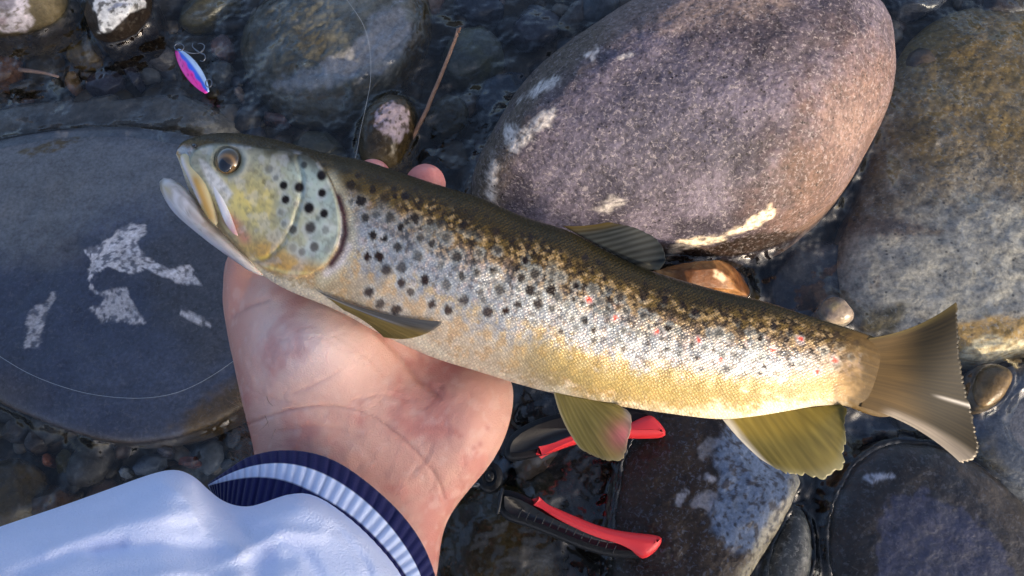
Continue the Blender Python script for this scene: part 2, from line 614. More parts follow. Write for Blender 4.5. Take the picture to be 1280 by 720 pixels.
P_knob = painter(S(58, 48, 30), S(76, 64, 40), 40, S(70, 56, 24), (-0.2, 0.006), (-0.3, -0.2), [
    ([(466, 158), (472, 138), (490, 128), (508, 138), (512, 158), (500, 178), (492, 182), (484, 168)], S(150, 140, 152), 0.95, 2, 6, 0.15)], 41, dry=0.85)
stone('river_stone', 'small dark olive stone with pale lilac cap beside the twig, above the fingertips',
      [(446, 192), (450, 152), (468, 124), (492, 116), (516, 126), (526, 154), (514, 188), (496, 214), (460, 214)],
      0.0, 0.024, 0.06, P_knob, 'cobble', 2.4, (60, 100), 0.06, 40, (0, 0), 41, fine=0.002)

P_wedge = painter(S(44, 32, 22), S(62, 48, 34), 40, S(40, 30, 16), (-0.2, 0.004), (-0.3, -0.2), [
    ([(895, 560), (915, 520), (1010, 590), (1000, 620), (940, 690), (905, 685), (890, 650), (900, 600)], S(112, 128, 152), 0.92, 5, 7, 0.45),  # blue sky reflection on the shaded face, painted as colour
    ([(990, 585), (1012, 600), (1000, 640), (930, 740), (905, 750), (950, 670), (985, 620)], S(172, 164, 140), 0.85, 5, 6, 0.3),  # light catching the right rim, painted pale
    ([(840, 632), (845, 622), (856, 610), (862, 614), (850, 634)], S(176, 178, 186), 0.6, 2, 5, 0.1),
    ([(862, 630), (872, 618), (890, 610), (900, 618), (884, 632), (870, 636)], S(160, 162, 172), 0.5, 3, 8, 0.1),
    ([(872, 560), (884, 545), (896, 548), (888, 566), (876, 572)], S(150, 152, 160), 0.45, 3, 8, 0.1),
    ([(872, 600), (884, 590), (896, 596), (890, 606)], S(170, 172, 182), 0.7, 2, 6, 0.1),
], 51, dry=0.8)
stone('wedge_stone', 'dark wet wedge-shaped stone with blue-grey face and pale rim under the anal fin',
      [(755, 640), (772, 560), (800, 505), (860, 480), (930, 520), (990, 575), (1003, 602), (985, 645), (940, 715), (905, 780), (840, 830), (770, 790), (748, 720)],
      -0.008, 0.026, 0.058, P_wedge, 'wedge', 3.4, (100, 190), 0.03, 20, (0.12, -0.03), 51, fine=0.0025, facet=0.86)

P_dark = painter(S(28, 20, 14), S(46, 34, 24), 40, S(36, 28, 14), (-0.2, 0.004), (-0.3, -0.2), [
    ([(1096, 720), (1100, 650), (1112, 624), (1160, 618), (1210, 636), (1262, 690), (1275, 760), (1100, 780)], S(58, 62, 86), 0.9, 5, 14, 0.55),  # bluish sky sheen on the wet top, painted as colour
    ([(1072, 598), (1100, 590), (1118, 596), (1090, 602)], S(170, 176, 190), 0.8, 2, 6, 0.3),
    ([(1180, 560), (1240, 600), (1290, 650), (1270, 680), (1215, 620)], S(78, 66, 52), 0.7, 10, 10, 0.6),
], 61, dry=0.9)
stone('river_stone', 'large dark wet stone with bluish flat top in the lower right corner',
      [(1014, 690), (1022, 630), (1045, 585), (1085, 552), (1130, 545), (1190, 560), (1240, 590), (1300, 650), (1330, 740), (1290, 830), (1150, 850), (1040, 800)],
      -0.012, 0.026, 0.055, P_dark, 'slab', 3.2, (100, 190), 0.03, 20, (0, 0), 61, fine=0.002)

P_pillow = painter(S(70, 72, 72), S(92, 92, 88), 40, None, (0, 0), (-0.3, -0.2), [
    ([(1005, 640), (1020, 665), (1015, 720), (1005, 740), (1003, 690)], S(150, 148, 136), 0.6, 6, 4, 0.4)], 71, dry=0.7)
stone('river_stone', 'small rounded grey stone wedged between the wedge stone and the dark corner stone',
      [(968, 640), (985, 626), (1003, 634), (1017, 662), (1014, 715), (998, 765), (965, 790), (940, 760), (945, 700)],
      -0.012, 0.022, 0.05, P_pillow, 'granite', 2.4, (50, 90), 0.03, 30, (0, 0), 71)

P_gold = painter(S(176, 128, 78), S(112, 70, 36), 60, None, (0, 0), (-0.3, -0.2), [
    ([(892, 335), (902, 340), (912, 350), (904, 354), (890, 346)], S(216, 190, 156), 0.9, 2, 3, 0.2)], 81, dry=0.4)
stone('stone_chip', 'angular orange-brown stone chip tucked between the boulder and the trout\'s back',
      [(815, 338), (850, 328), (905, 324), (924, 336), (938, 350), (918, 364), (880, 372), (835, 362)],
      0.018, 0.014, 0.07, P_gold, 'cobble', 2.0, (60, 100), 0.10, 38, (0, 0), 81, facet=0.6)

P_side = painter(S(78, 84, 98), S(98, 102, 112), 26, None, (0, 0), (-0.3, -0.2), [
    ([(1190, 560), (1240, 545), (1262, 590), (1215, 600)], S(96, 80, 34), 0.8, 8, 6, 0.8)], 91, dry=0.7)
stone('river_stone', 'smooth blue-grey stone beside the tail fin at the right edge',
      [(1188, 540), (1205, 500), (1235, 468), (1290, 448), (1360, 470), (1380, 560), (1340, 620), (1270, 630), (1215, 600)],
      -0.018, 0.020, 0.045, P_side, 'slab', 2.8, (70, 120), 0.03, 24, (0, 0), 91)
P_tan = painter(S(128, 106, 74), S(104, 86, 58), 36, None, (0, 0), (-0.3, -0.2), [], 95, dry=0.7)
stone('river_stone', 'tan brown stone showing just past the fork of the tail fin',
      [(1196, 500), (1204, 470), (1230, 452), (1262, 458), (1268, 480), (1240, 512), (1212, 525)],
      -0.008, 0.018, 0.05, P_tan, 'cobble', 2.4, (40, 70), 0.05, 36, (0, 0), 95)

P_quartz = painter(S(150, 136, 126), S(176, 160, 140), 80, None, (0, 0), (-0.3, -0.2), [
    ([(1030, 380), (1040, 372), (1052, 380), (1044, 390)], S(214, 190, 140), 0.9, 4, 3, 0.5)], 97, dry=0.8)
stone('pebble', 'pale pinkish pebble by the trout\'s back near the tail',
      [(1018, 390), (1030, 374), (1048, 370), (1062, 380), (1070, 398), (1055, 410), (1030, 408)],
      0.0, 0.012, 0.05, P_quartz, 'cobble', 2.2, (30, 50), 0.06, 70, (0, 0), 97, 'pebble')

# upper left stones
P_tl = painter(S(92, 82, 58), S(112, 100, 72), 36, S(62, 46, 20), (-0.2, 0.004), (0.0, 0.01), [
    ([(-40, -20), (30, -20), (36, 8), (40, 22), (45, 30), (30, 38), (-40, 42)], S(214, 204, 206), 0.92, 2, 6, 0),
    ([(-5, -10), (18, -10), (20, 8), (8, 16), (-10, 10)], S(130, 124, 130), 0.8, 2, 4, 0),
    ([(-20, 20), (10, 20), (8, 32), (-20, 34)], S(130, 106, 104), 0.7, 3, 4, 0),
    ([(-40, 42), (30, 42), (60, 36), (85, 20), (92, 40), (40, 60), (-40, 62)], S(46, 34, 18), 0.85, 4, 4, 0.8)], 101)
stone('river_stone', 'brown stone with white crust in the upper left corner',
      [(-60, 10), (-40, -40), (30, -60), (80, -30), (91, 2), (86, 26), (60, 42), (22, 52), (-30, 54)],
      0.0, 0.030, 0.06, P_tl, 'cobble', 2.6, (70, 120), 0.04, 30, (0, 0), 101, facet=0.82)
P_w = painter(S(34, 26, 18), S(44, 34, 24), 40, S(36, 26, 12), (-0.2, 0.004), (0.0, 0.012), [
    ([(117, 6), (124, -14), (176, -20), (184, 4), (176, 12), (160, 20), (150, 30), (134, 43), (124, 42), (120, 24)], S(226, 226, 222), 0.96, 1.5, 4, 0),
    ([(132, 12), (146, 4), (164, 3), (166, 6), (148, 8), (136, 15)], S(120, 130, 160), 0.8, 1.5, 2, 0.2)], 111, dry=0.5)
stone('river_stone', 'dark angular stone with bright white top near the upper left',
      [(104, 12), (112, -16), (150, -34), (184, -22), (194, 4), (188, 30), (164, 52), (136, 58), (116, 48)],
      0.002, 0.026, 0.06, P_w, 'cobble', 2.8, (80, 130), 0.05, 40, (0, 0), 111, facet=0.78)


def small(label, poly, top, c1, c2, mat='cobble', seed=1, name='pebble', p=2.3, dry=0.85, patches=(), algae=None, h=None):
    poly = np.asarray(poly, float)
    w = (poly.max(0) - poly.min(0)).min() * 0.0005
    h = h or min(0.024, max(0.006, w * 0.42))
    if w < 0.03:
        top = min(top, -0.040 + 2 * h)
    down = min(0.075 + top - h, max(h, 0.052 + top - h))
    return stone(name, label, poly, top - h, h, down,
                 painter(c1, c2, 60, algae, (-0.2, 0.004), (-0.3, -0.2), patches, seed, dry=dry), mat, p, (30, 52), 0.07, 45, (0, 0), seed, 'pebble' if name == 'pebble' else 'stone', facet=0.78)


def oval(cx, cy, a, b, ang=0, n=12, jit=0.12, seed=0):
    r = np.random.default_rng(seed + int(cx * 7 + cy * 13))
    t = np.linspace(0, 2 * np.pi, n, endpoint=False)
    k = 1 + r.uniform(-jit, jit, n)
    x, y = a * np.cos(t) * k, b * np.sin(t) * k
    A = math.radians(ang)
    return np.stack([cx + x * math.cos(A) - y * math.sin(A), cy + x * math.sin(A) + y * math.cos(A)], 1)


small('brown cone-shaped wet pebble below the white-topped stone', [(79, 72), (88, 50), (104, 39), (120, 52), (128, 72), (116, 84), (96, 85)], 0.012,
      S(86, 66, 30), S(110, 88, 44), seed=121, p=1.6, patches=[([(100, 42), (112, 48), (118, 70), (110, 76), (104, 60)], S(150, 146, 138), 0.7, 2, 4, 0.8)])
small('rusty brown faceted pebble left of the cone-shaped one', [(28, 74), (38, 52), (62, 46), (78, 58), (74, 76), (54, 86), (36, 86)], 0.008,
      S(120, 72, 34), S(92, 58, 30), seed=122, p=1.7, patches=[([(38, 72), (60, 76), (68, 70), (56, 82)], S(170, 130, 84), 0.7, 3, 3, 0.7)])
small('orange-brown stone cut off by the left edge below the crusted stone', [(-30, 78), (-10, 58), (18, 60), (30, 78), (20, 104), (-10, 112)], 0.004,
      S(112, 72, 34), S(84, 60, 40), seed=123, name='river_stone')
small('small tan oval pebble under water left of the lure', oval(89, 100, 8, 13, 12), -0.008, S(150, 118, 76), S(170, 120, 90), seed=124)
small('grey round pebble beside the small tan oval one', oval(70, 106, 9, 9), -0.018, S(92, 92, 84), S(80, 78, 70), seed=125)
small('flat olive leaf-shaped pebble near the left edge', oval(30, 108, 22, 7, -18), -0.012, S(66, 54, 28), S(54, 46, 30), seed=126)
small('dusky violet-grey flat stone under water left of the lure', oval(132, 104, 26, 16, -8), -0.03, S(78, 72, 84), S(66, 64, 74), seed=127, name='river_stone')
small('grey-brown flat stone under water just left of the pink lure', oval(190, 66, 32, 17, 12), -0.022, S(82, 76, 74), S(66, 62, 62), seed=128, name='river_stone')
small('dark slate sliver under water between lure and cone pebble', oval(165, 88, 10, 22, -20), -0.026, S(60, 60, 72), S(48, 48, 58), seed=129)
small('rosy brown round pebble just right of the lure', oval(277, 58, 17, 15, 10), -0.022, S(112, 84, 76), S(96, 76, 72), seed=130)
small('grey pebble under water to the right below the lure', oval(274, 88, 17, 14, 0), -0.028, S(92, 96, 96), S(80, 82, 84), seed=131)
small('tiny pale pebble beside the round greenish stone', oval(298, 115, 6, 7, 0), -0.014, S(150, 136, 128), S(130, 120, 116), seed=132)
small('greenish stone with wet ridge at the top edge right of the white-topped stone', [(218, 26), (228, 6), (252, -14), (296, -20), (306, 2), (282, 20), (256, 32), (230, 38)],
      -0.002, S(84, 84, 66), S(98, 98, 82), seed=133, name='river_stone', algae=S(70, 62, 30))
small('reddish brown pebble under water just above the trout\'s forehead', oval(344, 147, 17, 8, 12), -0.030, S(104, 74, 70), S(88, 70, 66), seed=134)
small('olive-grey cobble under water above the trout\'s neck', oval(398, 182, 34, 20, 6), -0.018, S(96, 94, 76), S(84, 84, 72), seed=135, name='river_stone')
small('pale silty flat stone under water behind the trout\'s snout', [(-60, 150), (40, 128), (160, 116), (270, 122), (340, 150), (330, 182), (200, 190), (60, 186), (-50, 196)],
      -0.016, S(112, 108, 100), S(98, 96, 92), seed=136, name='river_stone', p=3.2, h=0.02)
small('dark olive stone under water beside the twig\'s foot', [(528, 148), (546, 122), (572, 116), (588, 136), (584, 162), (560, 174), (536, 170)], -0.001,
      S(72, 60, 24), S(58, 52, 30), seed=137, name='river_stone')
small('little brown pebble between the fingertips and the twig', oval(512, 186, 14, 8, 20), -0.006, S(92, 74, 62), S(80, 66, 58), seed=138)
small('mossy green-grey stone under water right of the twig', [(542, 88), (560, 50), (584, 30), (614, 36), (634, 66), (626, 96), (590, 106), (558, 106)], -0.014,
      S(104, 102, 72), S(92, 94, 84), seed=139, name='river_stone')
small('blue-grey stone under water between mossy stone and boulder', oval(628, 118, 40, 26, -30), -0.02, S(74, 82, 92), S(64, 70, 78), seed=140, name='river_stone')
small('violet-grey stone under water at the top edge left of the boulder', oval(668, 34, 34, 24, -20), -0.024, S(84, 80, 86), S(72, 70, 78), seed=141, name='river_stone')
small('long grey-brown stone under water hugging the boulder\'s upper left', oval(722, 16, 34, 13, -38), -0.016, S(98, 88, 80), S(84, 80, 80), seed=142, name='river_stone')
small('dark grey stone under water at the top edge right of the greenish round stone', oval(598, 6, 36, 20, 8), -0.024, S(66, 70, 80), S(56, 60, 70), seed=143, name='river_stone')
small('black snail-like pebble near the boulder\'s lower tip', oval(1004, 348, 8, 7, 20), 0.0, S(26, 24, 20), S(40, 34, 24), seed=144)
small('blackish round pebble touching the snail-like one', oval(1018, 353, 9, 8, 0), 0.002, S(30, 26, 20), S(92, 76, 44), seed=145)
small('dark slate-blue stone under water below the boulder\'s right flank', [(935, 372), (950, 330), (1000, 300), (1050, 300), (1075, 340), (1060, 400), (1000, 420), (950, 410)], -0.020,
      S(56, 58, 66), S(66, 68, 74), seed=146, name='river_stone', p=3)
small('olive-brown cobble under water at the lower left edge', [(-40, 650), (-28, 592), (10, 570), (44, 576), (66, 612), (56, 650), (16, 680), (-20, 690)], -0.008,
      S(92, 74, 38), S(82, 70, 46), seed=147, name='river_stone')
small('rust-brown stone half hidden by the sleeve at lower left', oval(60, 636, 36, 28, -30), -0.018, S(86, 58, 24), S(72, 54, 30), seed=148, name='river_stone')
small('round grey-brown pebble below the slab\'s edge at far left', oval(18, 538, 17, 15, 0), -0.026, S(92, 82, 72), S(80, 74, 70), seed=149)
small('round dull brown pebble, second from the left below the slab', oval(46, 553, 17, 16, 0), -0.026, S(84, 72, 62), S(74, 66, 62), seed=150)
small('small pinkish orange pebble below the slab', oval(59, 575, 6, 9, 0), -0.022, S(150, 92, 70), S(130, 84, 66), seed=151)
small('olive green oval pebble right of the pinkish orange one', oval(82, 578, 13, 17, 14), -0.020, S(88, 78, 34), S(76, 70, 40), seed=152)
small('dark olive pebble in the slab\'s shadow', oval(113, 592, 15, 13, 0), -0.022, S(66, 56, 30), S(58, 50, 34), seed=153)
small('blue-grey angular pebble peeking over the sleeve', oval(186, 580, 22, 13, -20), -0.012, S(92, 104, 118), S(80, 90, 104), seed=154, p=1.9)
small('small bright blue-grey pebble beside the angular one', oval(156, 590, 7, 8, 0), -0.010, S(120, 130, 142), S(100, 110, 122), seed=155)
small('reddish brown pebble between slab and wrist', oval(236, 577, 15, 8, 4), -0.010, S(126, 72, 60), S(112, 66, 54), seed=156)
small('small grey-violet pebble touching the slab\'s bottom edge', oval(206, 562, 11, 10, 30), -0.010, S(110, 108, 116), S(92, 92, 102), seed=157)
small('brown mottled stone under water below the pliers', [(548, 700), (556, 645), (590, 608), (640, 600), (690, 640), (716, 680), (700, 750), (640, 800), (560, 790)], -0.012,
      S(82, 66, 30), S(64, 52, 28), seed=158, name='river_stone', patches=[([(596, 640), (620, 634), (616, 660)], S(110, 108, 92), 0.6, 6, 5, 0.8)])
small('dark brown stone under water between the plier handles', [(640, 600), (650, 560), (700, 530), (770, 540), (780, 600), (770, 690), (735, 720), (700, 640)], -0.016,
      S(52, 40, 24), S(40, 32, 22), seed=159, name='river_stone')
small('black-brown stone under water beneath the upper plier handle', oval(690, 515, 56, 26, -6), -0.022, S(34, 28, 22), S(26, 22, 20), seed=160, name='river_stone')
small('dark stone in shade between anal fin and tail', oval(1085, 535, 40, 24, 10), -0.024, S(58, 62, 72), S(46, 50, 58), seed=161, name='river_stone')
small('dim brown stone at the top right corner', oval(1258, 4, 36, 22, 0), -0.004, S(60, 50, 44), S(50, 46, 48), seed=162, name='river_stone')
small('dark slate stone at the top edge right of the boulder', oval(1150, -4, 40, 20, 0), -0.018, S(58, 62, 74), S(48, 52, 62), seed=163, name='river_stone')

# two boulder-shaped sun blockers added outside the picture at lower right to cast shade
def sun_blocker(label, k, dist, half, height, seed):
    h = np.array([to_sun.x, to_sun.y]) / math.hypot(to_sun.x, to_sun.y)
    n = np.array([-h[1], h[0]])
    nu, nt = 40, 80
    th = np.linspace(0, 2 * np.pi, nt, endpoint=False)
    lat = np.linspace(-0.5, 1, nu) * np.pi / 2
    d = np.stack([np.cos(lat)[:, None] * np.cos(th), np.cos(lat)[:, None] * np.sin(th), np.broadcast_to(np.sin(lat)[:, None], (nu, nt))], -1).reshape(-1, 3)
    d = np.sign(d) * np.abs(d) ** 0.8
    V = d[:, :1] * half * np.array([n[0], n[1], 0]) + d[:, 1:2] * half * 0.8 * np.array([h[0], h[1], 0]) + d[:, 2:] * np.array([0, 0, height])
    V = V * (1 + 0.16 * (fbm(V + seed, 3.5, 4, seed) - 0.5))[:, None]
    V[:, :2] += h * dist + n * k
    c, w = painter(S(112, 108, 104), S(134, 128, 122), 9, S(70, 60, 34), (-0.3, 0.03), (0.02, 0.06), (), seed)(V, proj(V))
    me = new_mesh('sun_blocker', V, grid_faces(nu, nt, True))
    set_col(me, c, {'wet': w})
    tag(link('sun_blocker', me, MAT['granite'], None, (V[:, 0].mean(), V[:, 1].mean(), V[:, 2].min())), label, 'boulder')


sun_blocker('tall grey boulder added to block the sun, out of the picture at lower right', -0.566, 1.45, 0.55, 1.25, 5)
sun_blocker('low grey boulder added to block the sun in front of the tall one, out of the picture', -0.14, 1.25, 0.32, 0.43, 8)

# ------------------------------------------------------------------ riverbed and gravel
def axis_coords(a, b, fine, far, n_far):
    inner = np.arange(a, b + fine / 2, fine)
    k = np.linspace(0, 1, n_far + 1)[1:] ** 2.2
    return np.r_[(a - k * (far + a))[::-1], inner, b + k * (far - b)]


m = NT('riverbed_silt')
p_ = m.pos()
n_ = m.noise(p_, 40, 6, 0.65)
m.set(Base_Color=m.mix(m.rng(n_, 0.35, 0.7, 0, 1), S(44, 42, 38), S(82, 74, 60)), Roughness=0.8, Normal=m.bump(m.noise(p_, 300, 4), 0.6, 0.003))
x = axis_coords(-0.6, 0.6, 0.02, 40, 24)
y = axis_coords(-0.5, 0.6, 0.02, 40, 24)
X, Y = np.meshgrid(x, y, indexing='xy')
V = np.stack([X, Y, np.zeros_like(X)], -1).reshape(-1, 3)
V[:, 2] = -0.046 + (fbm(V, 6, 3, 3) - 0.5) * 0.014 * np.exp(-np.hypot(V[:, 0], V[:, 1]) ** 2 / 4)
me = new_mesh('riverbed', V, grid_faces(len(y), len(x)))
tag(link('riverbed', me, m.m), 'dark silty bed of the shallow stream', None, None, 'structure')

# loose gravel: thousands of little stones on the bed, one object
import bmesh
bm = bmesh.new()
bmesh.ops.create_icosphere(bm, subdivisions=2, radius=1)
bm.verts.ensure_lookup_table()
iv = np.array([v.co[:] for v in bm.verts])
itri = np.array([[v.index for v in f.verts] for f in bm.faces], np.int32)
bm.free()
N = 3400
gx = rng.uniform(-0.62, 0.62, N)
gy = rng.uniform(-0.42, 0.46, N)
gs = np.exp(rng.normal(math.log(0.0072), 0.45, N)).clip(0.003, 0.02)
pal = np.array([S(84, 78, 70), S(96, 84, 66), S(70, 72, 80), S(110, 92, 74), S(60, 58, 56), S(104, 80, 68), S(92, 96, 100), S(70, 58, 34), S(128, 116, 100)])
Vs, Fs, Cs = [], [], []
base = -0.046 + (fbm(np.stack([gx, gy, 0 * gx], 1), 6, 3, 3) - 0.5) * 0.014
for i in range(N):
    sc = gs[i] * rng.uniform([0.75, 0.6, 0.4], [1.35, 1.1, 0.75])
    a = rng.uniform(0, 2 * np.pi)
    v = iv * (1 + 0.16 * np.sin(iv[:, [1, 2, 0]] * 3 + rng.uniform(0, 6, 3))) * sc
    v = np.stack([v[:, 0] * math.cos(a) - v[:, 1] * math.sin(a), v[:, 0] * math.sin(a) + v[:, 1] * math.cos(a), v[:, 2]], 1)
    Vs.append(v + [gx[i], gy[i], base[i] + sc[2] * rng.uniform(0.1, 1.6)])
    Fs.append(itri + i * len(iv))
    Cs.append(np.tile(pal[rng.integers(len(pal))] * rng.uniform(0.6, 1.15), (len(iv), 1)))
me = new_mesh('gravel', np.vstack(Vs), [np.vstack(Fs)])
set_col(me, np.vstack(Cs), {'wet': 0.6})
tag(link('gravel', me, MAT['cobble']), 'mixed small gravel covering the stream bed between the stones', 'gravel', None, 'stuff')

# ------------------------------------------------------------------ water: clear shallow sheet, drawn up along wet stone edges
m = NT('stream_water')
m.t.nodes.remove(m.b)
p_ = m.pos()
h = m.math('ADD', m.noise(p_, 14, 2, 0.4), m.math('MULTIPLY', m.noise(p_, 55, 2, 0.5), 0.18))
nrm = m.bump(h, 0.9, 0.04)
# Schlick reflectance, the same from above and from below, so that light still reaches the bed
inc = m.n('ShaderNodeNewGeometry').outputs['Incoming']
dt = m.n('ShaderNodeVectorMath', operation='DOT_PRODUCT')
m.val(dt.inputs[0], inc)
m.val(dt.inputs[1], nrm)
cosi = m.math('ABSOLUTE', dt.outputs['Value'])
refl = m.math('ADD', 0.046, m.math('MULTIPLY', 0.9, m.math('POWER', m.math('SUBTRACT', 1.0, cosi, clamp=True), 5.0)), clamp=True)
tr = m.n('ShaderNodeBsdfTransparent')
tr.inputs['Color'].default_value = (0.82, 0.86, 0.89, 1)
gl = m.n('ShaderNodeBsdfGlossy')
gl.inputs['Roughness'].default_value = 0.03
m.val(gl.inputs['Normal'], nrm)
mx = m.n('ShaderNodeMixShader')
m.val(mx.inputs[0], refl)
m.val(mx.inputs[1], tr.outputs[0])
m.val(mx.inputs[2], gl.outputs[0])
m.val(m.out.inputs['Surface'], mx.outputs[0])
x = axis_coords(-0.46, 0.46, 0.0016, 40, 26)
y = axis_coords(-0.30, 0.34, 0.0016, 40, 26)
X, Y = np.meshgrid(x, y, indexing='xy')
V = np.stack([X, Y, np.zeros_like(X)], -1).reshape(-1, 3)
W = np.array(STONES)
W = W[(np.abs(W[:, 0]) < 0.5) & (W[:, 1] > -0.34) & (W[:, 1] < 0.4)]
from mathutils.kdtree import KDTree
kd = KDTree(len(W))
for i, q in enumerate(W):
    kd.insert((q[0], q[1], 0), i)
kd.balance()
near = np.where((np.abs(V[:, 0]) < 0.47) & (V[:, 1] > -0.31) & (V[:, 1] < 0.35))[0]
dist = np.array([kd.find((V[i, 0], V[i, 1], 0))[2] for i in near])
amp = fbm(V[near], 18, 2, 91)
V[near, 2] += 0.0062 * np.exp(-dist / 0.0050) + 0.00035 * sm(0.45, 0.65, amp) * np.sin(dist / 0.0021) * np.exp(-dist / 0.014) * sm(0.003, 0.008, dist)
V[:, 2] += (fbm(V, 9, 2, 77) - 0.5) * 0.0012
me = new_mesh('stream_water', V, grid_faces(len(y), len(x)))
tag(link('stream_water', me, m.m), 'clear shallow stream water reflecting the blue sky', None, None, 'structure')

# ------------------------------------------------------------------ the trout
FD = 0.333                                   # distance of the fish's mid plane
PXM = FD * TH / 640                          # metres per picture pixel at that distance
A_ = math.radians(15.5)
EU, EV = np.array([math.cos(A_), math.sin(A_)]), np.array([-math.sin(A_), math.cos(A_)])
O_ = np.array([222.0, 190.0])
top_px = [(220, 193), (222, 184), (230, 175), (250, 169), (267, 166), (300, 166), (330, 171), (355, 177), (380, 184), (405, 191), (430, 196), (455, 200), (505, 217),
          (560, 235), (600, 246), (625, 258), (662, 274), (700, 284), (720, 293), (760, 315), (800, 334), (825, 342), (850, 350), (900, 364), (927, 370),
          (958, 377), (1005, 393), (1030, 401), (1067, 412), (1092, 421), (1118, 430), (1150, 446)]
bot_px = [(220, 193), (225, 204), (233, 230), (244, 256), (257, 274), (270, 290), (288, 313), (308, 331), (338, 351), (365, 366), (424, 388), (470, 415), (512, 435),
          (551, 451), (600, 465), (640, 478), (690, 492), (760, 506), (850, 519), (900, 525), (942, 521), (989, 513), (1020, 507), (1055, 506), (1067, 511),
          (1092, 521), (1115, 522), (1145, 500)]


def uvf(pts):
    q = np.asarray(pts, float) - O_
    return np.stack([q @ EU, q @ EV], -1)


def back(u, v):
    return O_ + u[..., None] * EU + v[..., None] * EV


tu, bu = uvf(smooth_open(top_px, 2)), uvf(smooth_open(bot_px, 2))
NS, NR = 520, 240
ua, ub = max(tu[0, 0], bu[0, 0]), min(tu[-1, 0], bu[-1, 0])
us = ua + (ub - ua) * (0.35 * np.linspace(0, 1, NS) ** 2 + 0.65 * np.linspace(0, 1, NS))
tv = np.interp(us, tu[:, 0], tu[:, 1])
bv = np.interp(us, bu[:, 0], bu[:, 1])
ker = np.hanning(9)
ker /= ker.sum()
tv[8:-8] = np.convolve(np.pad(tv, 4, 'edge'), ker, 'valid')[8:-8]
bv[8:-8] = np.convolve(np.pad(bv, 4, 'edge'), ker, 'valid')[8:-8]
thick = np.interp(us, [0, 12, 40, 90, 160, 230, 330, 450, 580, 700, 780, 840, 885, 915, 940, 980], np.array([2.5, 6, 9, 13, 17, 19.5, 21.5, 21, 18.5, 14.0, 9.6, 5.6, 2.8, 1.4, 0.6, 0.2]) * 1e-3)
thick = np.convolve(np.pad(thick, 12, 'edge'), np.hanning(25) / np.hanning(25).sum(), 'valid')
ph = np.linspace(0, 2 * np.pi, NR, endpoint=False)
cv = (tv + bv) / 2
hv = (bv - tv) / 2
cosp, sinp = np.cos(ph), np.sin(ph)
ex = 0.88
vv = cv[:, None] - hv[:, None] * np.sign(cosp) * np.abs(cosp) ** ex
ww = thick[:, None] * np.sign(sinp) * np.abs(sinp) ** 0.95
# the widest part lies a little above the middle; belly rounds under
px = back(np.broadcast_to(us[:, None], vv.shape), vv).reshape(-1, 2)
ww = ww.reshape(-1)
q01 = ((vv - tv[:, None]) / np.maximum(bv - tv, 1e-6)[:, None]).reshape(-1)        # 0 back .. 1 belly
uu = np.broadcast_to(us[:, None], vv.shape).reshape(-1)
P2 = np.stack([px[:, 0], px[:, 1], np.sign(ww) * 40], 1)
side = np.sign(ww)
frontish = np.abs(ww) / np.maximum(np.repeat(thick, NR), 1e-6)
# gill cover, cheek and eye socket relief
gill = smooth_closed([(352, 186), (385, 190), (402, 206), (416, 232), (425, 262), (427, 290), (420, 313), (408, 330), (394, 341), (365, 350), (320, 335), (290, 300), (262, 270),
                      (240, 230), (232, 190), (270, 176)], 0, 2)
sg = sdpoly(px, gill)
ww = ww + side * 0.0024 * (1 - sm(-3, 0.5, sg)) * sm(0.12, 0.5, frontish)
pre = [(372, 196), (378, 222), (376, 250), (366, 282), (352, 305), (335, 322), (318, 326)]
dp = dline(px, pre)
ww = ww - side * 0.0011 * np.exp(-(dp / 2.8) ** 2) * sm(0.2, 0.5, frontish)
ww = ww - side * 0.0009 * np.exp(-(dline(px, [(262, 262), (276, 290), (300, 316), (350, 334), (392, 340)]) / 3) ** 2) * sm(0.15, 0.4, frontish)
de = np.hypot(px[:, 0] - 285, px[:, 1] - 201)
ww = ww - side * 0.0016 * (1 - sm(14, 20, de)) + side * 0.0006 * np.exp(-((de - 22) / 4) ** 2)
ww = ww + side * (fbm(np.stack([px[:, 0], px[:, 1], side * 9], 1), 0.035, 3, 5) - 0.5) * 0.0016 * sm(0.3, 0.8, frontish) * (1 - sm(760, 900, uu))
FV = at(px[:, 0], px[:, 1], FD - ww)

# pigment
nA = fbm(P2, 0.030, 4, 3)
nB = fbm(P2, 0.11, 3, 13)
nC = fbm(P2, 0.30, 2, 23)
# scale lattice: every vertex knows the middle of the scale it lies on
la = (uu / 4.6 + 0.4 * nA + vv.reshape(-1) / 4.0) / 1.414
lb = (-uu / 4.6 - 0.4 * nA + vv.reshape(-1) / 4.0) / 1.414
ia, ib = np.round(la), np.round(lb)
du, dv_ = ((ia - la) - (ib - lb)) / 1.414 * 4.6, ((ia - la) + (ib - lb)) / 1.414 * 4.0
cpx_ = px + du[:, None] * EU + dv_[:, None] * EV
rnd = hash3(ia.astype(np.int64), ib.astype(np.int64), np.zeros(len(ia), np.int64), 5)
rnd2 = hash3(ia.astype(np.int64), ib.astype(np.int64), np.ones(len(ia), np.int64), 8)
c_back, c_olive, c_gold, c_silver = S(48, 40, 18), S(100, 82, 42), S(176, 140, 70), S(150, 155, 160)
c_belly, c_white = S(196, 168, 102), S(226, 216, 190)
q = q01 + (nA - 0.5) * 0.16 + (rnd - 0.5) * 0.06 - 0.05 * sm(300, 420, uu) * (1 - sm(640, 800, uu))
col = np.tile(c_back, (len(px), 1))
col = mixc(col, c_olive * 0.75, sm(0.06, 0.16, q + (nB - 0.5) * 0.08))
col = mixc(col, S(118, 98, 72), sm(0.19, 0.30, q + (nB - 0.5) * 0.14))
col = mixc(col, c_silver, sm(0.27, 0.42, q + (nB - 0.5) * 0.16))
tailw = sm(560, 720, uu)
col = mixc(col, mixc(np.tile(c_silver, (len(px), 1)), S(190, 170, 130), sm(0.4, 0.6, nB)), sm(0.50, 0.60, q) * (1 - tailw))
gy_ = 0.60 - 0.03 * tailw
